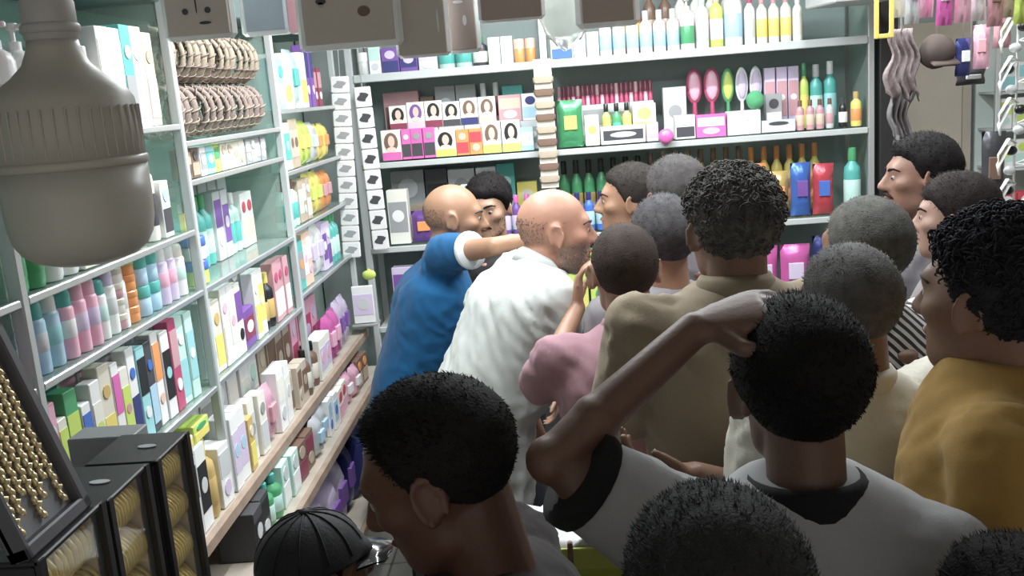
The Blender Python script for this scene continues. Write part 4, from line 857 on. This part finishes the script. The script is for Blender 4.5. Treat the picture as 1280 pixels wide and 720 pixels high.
row('X', .02, 1.24, 1.316, .03, pl_, [('bottle', .045, .17, 'blue', 'navy', 'sky', 4), ('bottle', .05, .22, 'green', 'black', 'lime', 4), ('bottle', .06, .22, 'brown', 'black', 'gold', 3), ('box', .08, .22, 'lime', 'green', 'gold', 2), ('pouch', .10, .24, 'orange', 'red', 'gold', 1), ('pouch', .09, .20, 'gold', 'orange', 'lime', 1), ('pouch', .09, .23, 'blue', 'purple', 'white', 1), ('pouch', .09, .22, 'red', 'blue', 'yellow', 1), ('pouch', .08, .2, 'crimson', 'red', 'pink', 1)], .006)
prod('bottle', .07, .28, 'teal', 'green', 'mint', (1.285, BFY + .06, 1.316), 0, pl_)
row('X', .02, 1.25, 1.316, .18, 'at the rear of the third back shelf', [('bottle', .05, .30, 'green', 'black', 'gold', 7), ('bottle', .05, .31, 'gold', 'brown', 'yellow', 8), ('bottle', .05, .30, 'yellow', 'orange', 'orange', 6)], .006)
pl_ = 'on the fourth back shelf'
row('X', -.75, -.03, .951, .03, pl_, [('box', .10, .26, 'lilac', 'purple', 'white', 2), ('pouch', .12, .24, 'navy', 'purple', 'white', 3), ('box', .10, .26, 'white', 'lime', 'grey', 3)], .01)
row('X', .02, 1.33, .951, .03, pl_, [('box', .10, .28, 'lime', 'yellow', 'green', 3), ('box', .11, .27, 'navy', 'teal', 'sky', 3), ('pouch', .11, .26, 'sky', 'blue', 'navy', 1), ('pouch', .13, .24, 'magenta', 'lilac', 'purple', 2), ('pouch', .11, .27, 'navy', 'sky', 'blue', 2), ('box', .1, .27, 'aqua', 'white', 'teal', 1)], .01)
t = prod('box', .09, .16, 'white', 'lilac', 'silver', tuple(atY(457, 403, 4.02)), .1, 'hung at the rack corner by the blue polo', .02)
blob('price_tag', 'lime paper tag above the white carton at the rack corner', 'tag', tuple(atY(462, 350, 4.02)), (.03, .012, .022), 'lime', 'yellow', 9, 'card')
t = thing('rack_hook', 'steel shelf hook carrying the white carton at the rack corner', 'hook', tuple(atY(457, 404, 4.02)))
MB().box((0, .02, -.006), (.11, .08, .010), .002).obj('plate', ALU, t, False); MB().box((0, .10, -.006), (.03, .12, .008), .002).obj('arm', ALU, t, False)

# ---- sachet strips at the rack corner
def strip(label, x0, y0, x1, y1, Y, n, wd, mk):
    A0, A1 = Vector(atY(x0, y0, Y)), Vector(atY(x1, y1, Y)); L = (A0 - A1).length
    t = thing('sachet_strip', label, 'sachets', tuple(A1)); dx = (A0 - A1)
    ang = math.atan2(dx.x, dx.z); t.rotation_euler = (0, ang, 0); h_ = L / n
    MB().tube([(0, .006, L - .01), (0, .006, 2.56 - A1.z)], .0025, 6).obj('hang_string', mat('string', (.6, .6, .55), .8), t)
    for k in range(n):
        o = part(t, 'sachet', '%.3f' % h_, lambda: MB().box((0, 0, h_ / 2), (wd, .010, h_ * .96), .004), mat('sachet_white', (.78, .77, .76), .3, coat=.2), False, (0, 0, k * h_))
        part(o, 'printed_mark', '%.3f%s' % (h_, mk), lambda: MB().prism([(wd * .30 * math.cos(q) + .1 * wd * math.sin(3 * q), h_ * .5 + h_ * .22 * math.sin(q)) for q in np.linspace(0, 2 * PI, 14, endpoint=False)], -.0062, -.003), pm(mk, 'card'), False)
strip('long white sachet strip with grey marks hanging at the rack corner', 424, 95, 440, 322, 4.06, 11, .078, 'grey')
strip('second white sachet strip with black marks near the hair colour cartons', 452, 108, 477, 312, 4.14, 8, .072, 'charcoal')
t = thing('elastic_card', 'hanging card of brown and cream elastic bands on the back rack post', 'card', tuple(atY(688, 235, 4.16)))
MB().box((0, .004, .27), (.075, .004, .54), .001).obj('backing_card', pm('cream', 'card'), t, False)
for k in range(9): part(t, 'elastic_band', str(k % 2), lambda: MB().box((0, -.004, 0), (.085, .014, .028), .006), pm('brown' if k % 2 else 'tan', 'cloth'), True, (0, 0, .04 + k * .052))

# ---- hanging rail with backs of display cards
def rail(y, x0, x1, z, label):
    t = thing('hanging_rail', label, 'rail', (0, y, z)); MB().tube([(x0, 0, 0), (x1, 0, 0)], .008, 8).obj('bar', ALU, t)
    for x in (x0 + .1, (x0 + x1) / 2, x1 - .1): MB().tube([(x, 0, 0), (x, 0, CEIL - z - .001)], .004, 6).obj('drop_rod', ALU, t)
rail(1.92, -.86, 1.0, 2.36, 'thin steel rail carrying the display cards under the ceiling')
CARD = mat('grey_card_back', (.60, .54, .48), .75, var=.10, scale=6, bump=.2); CARD2 = mat('brown_card_back', (.48, .39, .345), .7, var=.1, scale=6)
RIM = glass('blister_rim', (.90, .92, .92), .18, .15)
def card(x0, x1, yb, Y, label, mt, rim=.012, tilt=0., extra=None, depth=.016):
    a, b = Vector(atY(x0, yb, Y)), Vector(atY(x1, yb, Y)); c = (a + b) / 2; wd = (b - a).length; h_ = 2.30 - c.z
    t = thing('blister_card', label, 'card', tuple(c)); 
    if h_ > .26: h_ = .26
    MB().box((0, 0, h_ / 2), (wd, .004, h_), .0015).obj('card_back', mt, t, False)
    m_ = MB().box((0, depth / 2 + .002, h_ / 2 - rim * .3), (wd + rim * 2, depth, h_ + rim), .010); m_.obj('blister', RIM, t, False)
    MB().tube([(0, .003, h_ - .01), (0, .012, 2.36 - c.z + .002)], .002, 6).obj('hook', ALU, t)
    if extra:
        for nm, ex, ez, rx, rz_, mm in extra:
            MB().prism([(ex * wd + rx * math.cos(q), ez + rz_ * math.sin(q)) for q in np.linspace(0, 2 * PI, 12, endpoint=False)], -.0032, 0).obj(nm, pm(mm, 'card'), t, False)
    return t
card(211, 289, 44, 1.90, 'grey card back with two dots and a slot, above the headbands', CARD, .010, extra=[('punch_dot', -.18, .045, .006, .006, 'charcoal'), ('punch_dot', .18, .045, .006, .006, 'charcoal'), ('slot', .12, .022, .012, .003, 'charcoal'), ('crease', 0, .07, .0015, .03, 'charcoal')])
card(382, 495, 53, 1.88, 'wide grey card back with rounded blister beside the headbands', CARD, .014, extra=[('stamp', .18, .055, .012, .010, 'brown'), ('printed_hook', -.28, .078, .010, .006, 'charcoal'), ('printed_hook', -.28, .072, .006, .005, 'tan')])
card(499, 560, 68, 1.90, 'tall grey card back hanging in front of the back rack', CARD, .006, extra=[('tear', .35, .06, .0018, .022, 'white')])
card(564, 597, 62, 1.94, 'narrow brown card back with white rim', CARD2, .008, extra=[('glint', -.1, .09, .010, .003, 'white'), ('glint', .1, .055, .004, .010, 'white')])
card(602, 678, 23, 1.90, 'short brown card back next to the clear bag', CARD2, .006)
card(728, 793, 27, 1.90, 'brown card back in a thick white frame', CARD2, .012, depth=.02)
card(308, 358, 38, 2.0, 'blue grey packet back between two hanging cards', mat('blue_grey_card', (.34, .40, .45), .5), .012)
card(362, 378, 40, 1.98, 'slim rose packet back between two hanging cards', mat('rose_card', (.36, .17, .22), .5), .004)
t = thing('clear_bag', 'clear crumpled plastic bag hanging from the rail', 'bag', tuple(atY(706, 58, 2.02)))
m_ = MB().ball((0, 0, .10), (.055, .035, .11), 20, 14); v = np.array(m_.v); v += noise3(v, 60, 5, 4)[:, None] * (v - np.array((0, 0, .1))) * .45; m_.v = [tuple(q) for q in v]
m_.obj('film', glass('bag_film', (.86, .88, .84), .62, .12), t); MB().tube([(0, 0, .19), (0, -.03, 2.36 - t.location.z)], .002, 6).obj('tie', ALU, t)
MB().box((.005, -.03, .16), (.025, .01, .08), .004).obj('insert', pm('lime', 'card'), t, False)

# ---- hanging goods beyond the pillar
rail(2.62, .95, 1.75, 2.34, 'thin steel rail carrying the pink packets')
rail(3.3, 1.0, 1.9, 2.34, 'thin steel rail carrying the caps near the pillar')
def hung(kind, x, yb, Y, w_, h_, a, b, c, label, top=2.34, d=None):
    p = atY(x, yb, Y); t = prod(kind, w_, h_, a, b, c, tuple(p), random.uniform(-.3, .3), '', d, lab=label); t['group'] = 'packets hung on rails'
    MB().tube([(0, 0, h_ * .97), (0, 0, top - p[2])], .0018, 6).obj('hang_loop', ALU, t); return t
for x, yb, a, b in ((1122, 22, 'ivory', 'peach'), (1140, 30, 'silver', 'white'), (1158, 22, 'pink', 'magenta'), (1180, 32, 'magenta', 'white'), (1203, 28, 'pink', 'red'), (1222, 26, 'white', 'pink'), (1243, 33, 'rose', 'brown'), (1262, 22, 'tan', 'lime'), (1276, 30, 'lime', 'yellow')):
    hung('pouch', x, yb, 2.62 + random.uniform(-.03, .03), .040, .16, a, b, 'white', '%s packet with %s print hanging beside the black pillar' % (a, b), d=.025)
t = thing('tag_frame', 'yellow plastic tag frame hanging in front of the black pillar', 'frame', tuple(atY(1105, 48, 2.62)))
for dx in (-.019, .019): MB().box((dx, 0, .07), (.012, .006, .14), .002).obj('side_bar', pm('yellow'), t, False)
for dz in (.006, .134): MB().box((0, 0, dz), (.03, .006, .012), .002).obj('cross_bar', pm('yellow'), t, False)
MB().tube([(0, 0, .14), (0, 0, 2.34 - t.location.z)], .002, 6).obj('hang_loop', ALU, t)
def capobj(nm, x, y, Y, col, label, sz):
    t = thing(nm, label, 'hat', tuple(atY(x, y, Y)))
    m_ = MB().ball((0, 0, 0), sz, 20, 12); v = np.array(m_.v); v += noise3(v, 28, int(x), 3)[:, None] * v * .12; m_.v = [tuple(q) for q in v]; m_.obj('crown', col, t)
    if nm == 'knit_beanie': MB().tube([(sz[0] * .80 * math.cos(a), sz[1] * .80 * math.sin(a), -sz[2] * .62) for a in np.linspace(0, 2 * PI, 20, endpoint=False)], .014, 8, True).obj('folded_cuff', col, t)
    else: MB().box((sz[0] * .2, -sz[1] * .8, -sz[2] * .7), (sz[0] * 1.5, sz[1] * .9, .012), .005, Matrix.Rotation(.35, 4, 'X')).obj('brim', col, t)
    MB().tube([(0, 0, sz[2] * .9), (0, 0, 2.34 - t.location.z)], .002, 6).obj('hang_loop', ALU, t)
capobj('felt_hat', 1171, 64, 3.3, mat('brown_felt', (.06, .042, .036), .9, var=.3), 'dark brown cap hanging beside the mauve knitted one', (.058, .05, .055))
def drape(nm, label, cat, x, y, Y, w0, w1, h_, mt, ph):
    t = thing(nm, label, cat, tuple(atY(x, y, Y))); m_ = MB(); nz, nx = 14, 18
    for j in range(nz):
        for i in range(nx):
            u = i / (nx - 1) - .5; q = j / (nz - 1); wd = w1 + (w0 - w1) * q
            m_.v.append((u * wd + .01 * math.sin(j * .8 + ph), .020 * math.sin(i * 1.5 + j * .25 + ph) * (1 - .4 * q), q * h_ + .018 * math.sin(i * .9 + ph) * (1 - q)))
    for j in range(nz - 1):
        for i in range(nx - 1): m_.f.append((j * nx + i, j * nx + i + 1, (j + 1) * nx + i + 1, (j + 1) * nx + i))
    o_ = m_.obj('cloth', mt, t); o_.modifiers.new('solid', 'SOLIDIFY').thickness = .004
    MB().tube([(0, 0, h_ * .98), (0, 0, 2.34 - t.location.z)], .003, 6).obj('hang_loop', ALU, t)
drape('grey_scarf', 'grey scarf hanging closest to the black pillar and door', 'scarf', 1126, 185, 3.42, .09, .05, .26, mat('scarf_grey', (.19, .175, .175), .9, bump=.4), .3)
drape('patterned_shawl', 'mauve speckled shawl hanging beside the black pillar', 'shawl', 1127, 122, 3.30, .07, .11, .22, mat('mauve_knit', (.21, .165, .165), .9, var=.6, scale=90, bump=.5), 1.7)
hung('pouch', 1203, 95, 3.3, .056, .12, 'navy', 'white', 'white', 'navy packet with white print beside the beige door', d=.03)
hung('pouch', 1226, 86, 3.3, .05, .14, 'pink', 'rose', 'white', 'rosy pink packet beside the navy packet', d=.03)
hung('pouch', 1252, 60, 3.3, .06, .12, 'rose', 'brown', 'white', 'dull rose packet beside the pink packets', d=.03)
hung('pouch', 1213, 106, 3.39, .10, .05, 'charcoal', 'silver', 'white', 'charcoal sleeve hanging under the navy packet', d=.04)
hung('pouch', 1240, 258, 3.3, .075, .25, 'charcoal', 'brown', 'black', 'long charcoal pouch hanging by the hair clips', d=.05)
# hair clips on a long hanging string
t = thing('hair_clip_string', 'string of white ribbons and black beads hanging by the far wall', 'hair clips', tuple(atY(1266, 270, 2.9)))
MB().tube([(0, 0, 0), (0, 0, 2.6 - t.location.z), ], .003, 6).obj('string', pm('white', 'cloth'), t)
for k in range(11):
    zc = .02 + k * .058
    MB().ball((random.uniform(-.03, .03), -.01, zc), (.018, .014, .014), 10, 7).obj('bead', pm('black' if k % 2 else 'silver'), t)
    sx = -1 if k % 2 else 1
    for q in (0, 1):
        MB().tube([(0, -.01, zc + .02), (sx * .03, -.025, zc + .035 - q * .02), (sx * .055, -.02, zc - .01 - q * .03), (sx * .05, -.015, zc - .05 - q * .02)], [(.004, .002), (.012, .003), (.012, .003), (.003, .002)], 8).obj('ribbon', pm('white' if k % 3 else 'ivory', 'cloth'), t)
rail(2.9, 1.2, 1.8, 2.58, 'short rail carrying the string of hair clips')
# bright narrow rack goods
for z, its in ((1.62, [('box', .05, .13, 'white', 'lime', 'mint', 3), ('box', .05, .12, 'lime', 'yellow', 'white', 3)]), (1.451, [('box', .06, .12, 'white', 'mint', 'lime', 3), ('box', .06, .12, 'mint', 'white', 'lime', 2)]), (1.201, [('box', .08, .14, 'red', 'crimson', 'white', 2), ('box', .06, .2, 'ivory', 'lime', 'white', 2)]), (1.781, [('box', .07, .12, 'white', 'aqua', 'mint', 5)])):
    row('X', 1.94, 2.31, z, .13, 'on the bright rack beside the beige door', its)

# ---- the big bulb
c = Vector(atY(90, 200, .80)); bz = 1.832
t = thing('light_bulb', 'large unlit white lamp bulb hanging on a black cord', 'bulb', (c.x, .80, bz))
WP = mat('bulb_plastic', (.44, .415, .365), .45, var=.05); WD = mat('bulb_diffuser', (.46, .445, .395), .35, var=.03)
MB().lathe([(.008, 0), (.026, .0018), (.041, .0065), (.050, .0135), (.0555, .023), (.058, .036), (.0588, .055), (.0588, .082)], 48).obj('diffuser', WD, t)
MB().lathe([(.0590, .0815), (.0605, .083), (.0605, .087), (.0590, .089)], 48).obj('seam_ring', WP, t)
hs_ = MB().lathe([(.0590, .088), (.0575, .120), (.0560, .136), (.050, .146), (.036, .156), (.026, .166), (.021, .178), (.0195, .186)], 48).obj('heat_sink', WP, t)
for k in range(40):
    a = 2 * PI * k / 40; MB().box((0, 0, 0), (.0014, .0022, .040), .0005, Matrix.Rotation(a + PI / 2, 4, 'Z')).obj('fin', WP, hs_, False).location = (.0578 * math.cos(a), .0578 * math.sin(a), .110)
MB().lathe([(.0185, .184), (.021, .186), (.021, .214), (.018, .222), (.012, .226)], 28).obj('socket', mat('socket_grey', (.42, .40, .39), .5), t)
MB().lathe([(.0215, .190), (.023, .192), (.023, .196), (.0215, .198)], 28).obj('socket_ring', mat('socket_grey'), t)
MB().tube([(0, 0, .224), (-.004, 0, .35), (0, 0, CEIL - bz - .001)], .0035, 8).obj('cord', pm('black'), t)

# ---- jewellery boxes and chain display
GOLD = mat('gold_bangle', (.95, .66, .22), .30, metal=.2, var=.25, scale=120, bump=.4, bscale=160)
BLK = mat('black_box_card', (.016, .015, .018), .42)
def bangle_box(y0, y1, z1, x1, dz, label, bottom=1.251):
    t = thing('bangle_box', label, 'jewellery box', (x1 - .045, (y0 + y1) / 2, bottom)); L = y1 - y0; h_ = z1 - bottom; wd = .09
    f = lambda nm, c_, d_: MB().box(c_, d_, .0015).obj(nm, BLK, t, False)
    f('top_panel', (0, 0, h_ - .003), (wd, L, .006)); f('bottom_panel', (0, 0, .003), (wd, L, .006)); f('back_panel', (-wd / 2 + .003, 0, h_ / 2), (.006, L - .002, h_ - .012))
    f('end_panel', (0, -L / 2 + .003, h_ / 2), (wd - .012, .006, h_ - .012)); f('end_panel', (0, L / 2 - .003, h_ / 2), (wd - .012, .006, h_ - .012))
    MB().box((-wd / 2 + .008, 0, h_ / 2), (.003, L - .014, h_ - .016)).obj('bounce_liner', mat('gold_bounce', (.78, .66, .42), .45), t, False)  # added gold liner, bounces light onto the bangle rolls
    for sy_ in (-1, 1): MB().box((-.004, sy_ * (L / 2 - .0075), h_ / 2), (wd - .02, .002, h_ - .016)).obj('bounce_liner', mat('gold_bounce'), t, False)  # same added reflector along both box ends
    fr = MB(); b = .010
    fr.box((wd / 2 - .001, -L / 2 + b / 2, h_ / 2), (.006, b, h_ - .001)); fr.box((wd / 2 - .001, L / 2 - b / 2, h_ / 2), (.006, b, h_ - .001)); fr.obj('window_frame', BLK, t, False)
    MB().box((wd / 2 - .004, 0, h_ / 2), (.001, L - .02, h_ - .014)).obj('window_film', glass('box_film', (.95, .96, .96), .97, .03, .12), t, False)
    MB().prism([(.012 * math.cos(q) , .006 * math.sin(q)) for q in np.linspace(0, 2 * PI, 16, endpoint=False)], 0, .001).obj('printed_logo', pm('silver', 'card'), t, False).matrix_local = Matrix.Translation((.012, 0, h_ + .0005)) @ Matrix.Rotation(PI / 2, 4, 'X')
    n = int((h_ - .014) / .0550)
    for k in range(n):
        zc = h_ - .010 - .0275 - k * .0550; m_ = MB(); nb = 11; ln = L - .032; tw = random.uniform(-.25, .25)
        for q in range(nb):
            yy = (q / (nb - 1) - .5) * ln
            M_ = Matrix.Rotation(tw, 3, 'Z') @ Matrix.Rotation(random.uniform(-.08, .08), 3, 'X')
            pts = [M_ @ Vector((.0242 * math.cos(a), 0, .0242 * math.sin(a))) + Vector((0, yy, 0)) for a in np.linspace(0, 2 * PI, 18, endpoint=False)]
            m_.tube(pts, [.0028 + .0009 * (i_ % 2) for i_ in range(18)], 6, True)
        rl = m_.obj('bangle_roll', GOLD, t); rl.location = (.010, 0, zc)
        cor = MB().lathe([(.0205, -ln / 2), (.021, 0), (.0205, ln / 2)], 14, M=Matrix.Rotation(PI / 2, 3, 'X')).obj('roll_core', mat('gold_foil', (.80, .54, .18), .4, metal=.15, var=.3, scale=90), rl)
bangle_box(1.085, 1.190, 1.545, -.50, 0, 'black window box of gold bangle rolls nearest the perfume ledge')
bangle_box(.955, 1.062, 1.552, -.50, 0, 'black window box of gold bangle rolls, middle one of three')
bangle_box(.812, .948, 1.556, -.50, 0, 'black window box of gold bangle rolls under the chain tray')
# chain tray: a leaning case of necklaces on the box tops
tr = Vector(atX(35, 395, -.50)); brr = Vector((-.50, .935, 1.575)); bl = Vector((-.50, .806, 1.575))
t = thing('chain_tray', 'black leaning tray of gold chains on the bangle boxes', 'jewellery tray', (-.505, .812, 1.5575))
# local frame: u along the bottom edge (+Y), v up the tilted face, n outwards (+X)
M_ = Matrix.Rotation(PI / 2, 4, 'Z') @ Matrix.Rotation(math.radians(-17), 4, 'X')
t.rotation_euler = M_.to_euler()
TW, TH = .125, .22
GV = mat('grey_velvet', (.20, .20, .215), .9, sheen=.4)
MB().box((TW / 2, .016, TH / 2), (TW, .006, TH), .001).obj('velvet_bed', GV, t, False)
for nm, c_, d_ in (('rim', (.004, .012, TH / 2), (.008, .022, TH)), ('rim', (TW - .007, .012, TH / 2), (.014, .022, TH)), ('rim', (TW / 2, .012, .007), (TW, .022, .014)), ('rim', (TW / 2, .012, TH - .007), (TW, .022, .014))):
    MB().box(c_, d_, .002).obj(nm, mat('tray_rim', (.10, .10, .115), .45), t, False)
for k in range(7):
    xx = .016 + k * .0135; L0, L1 = .205, .020 + .016 * (k % 3); m_ = MB(); n = 110
    m_.tube([(xx + .0022 * math.sin(q * .9), .0095 + .0012 * math.cos(q * 1.8), L1 + (L0 - L1) * q / (n - 1)) for q in range(n)], [.0022 + .0011 * (q % 2) for q in range(n)], 6)
    m_.obj('chain', mat('pale_gold', (.86, .72, .44), .30, metal=.5, var=.15, scale=80), t)
# dark cartons behind the bangle boxes
prod('box', .05, .285, 'grey', 'maroon', 'charcoal', (-.63, 1.235, 1.2505), PI / 2, 'standing behind the bangle boxes', .09)
# basket glimpsed between the two nearest heads
c = Vector(atY(712, 668, 1.75))
t = thing('plastic_basket', 'lime plastic basket holding white paper between the nearest heads', 'basket', (c.x, c.y, 0))
LB = mat('lime_basket', (.42, .45, .10), .5)
zt = c.z + .03
MB().box((0, 0, zt * .5 - .17), (.10, .10, zt - .34), .01).obj('pedestal', BLK, t, False)
for k in range(5):
    MB().box((0, -.09, zt - .30 + k * .066), (.24, .006, .044), .002).obj('slat', LB, t, False); MB().box((0, .09, zt - .30 + k * .066), (.24, .006, .044), .002).obj('slat', LB, t, False)
for sx in (-.12, 0, .12):
    for sy in (-.09, .09): MB().box((sx, sy, zt - .165), (.010, .012, .33), .002).obj('post', pm('brown'), t, False)
MB().box((0, 0, zt - .33), (.24, .18, .01), .002).obj('base', LB, t, False)
t = thing('paper_sheet', 'crumpled white paper lying in the lime basket', 'paper', (c.x, c.y, zt - .05))
m_ = MB(); 
for j in range(9):
    for i in range(9): m_.v.append(((i / 8 - .5) * .22, (j / 8 - .5) * .17, .05 + .02 * math.sin(i * 1.3) * math.cos(j * 1.1)))
for j in range(8):
    for i in range(8): m_.f.append((j * 9 + i, j * 9 + i + 1, j * 9 + 10 + i, j * 9 + 9 + i))
o_ = m_.obj('sheet', pm('white', 'card'), t); o_.modifiers.new('solid', 'SOLIDIFY').thickness = .004
MB().box((0, 0, .02), (.2, .15, .04), .006).obj('bundle', pm('white', 'card'), t, False)
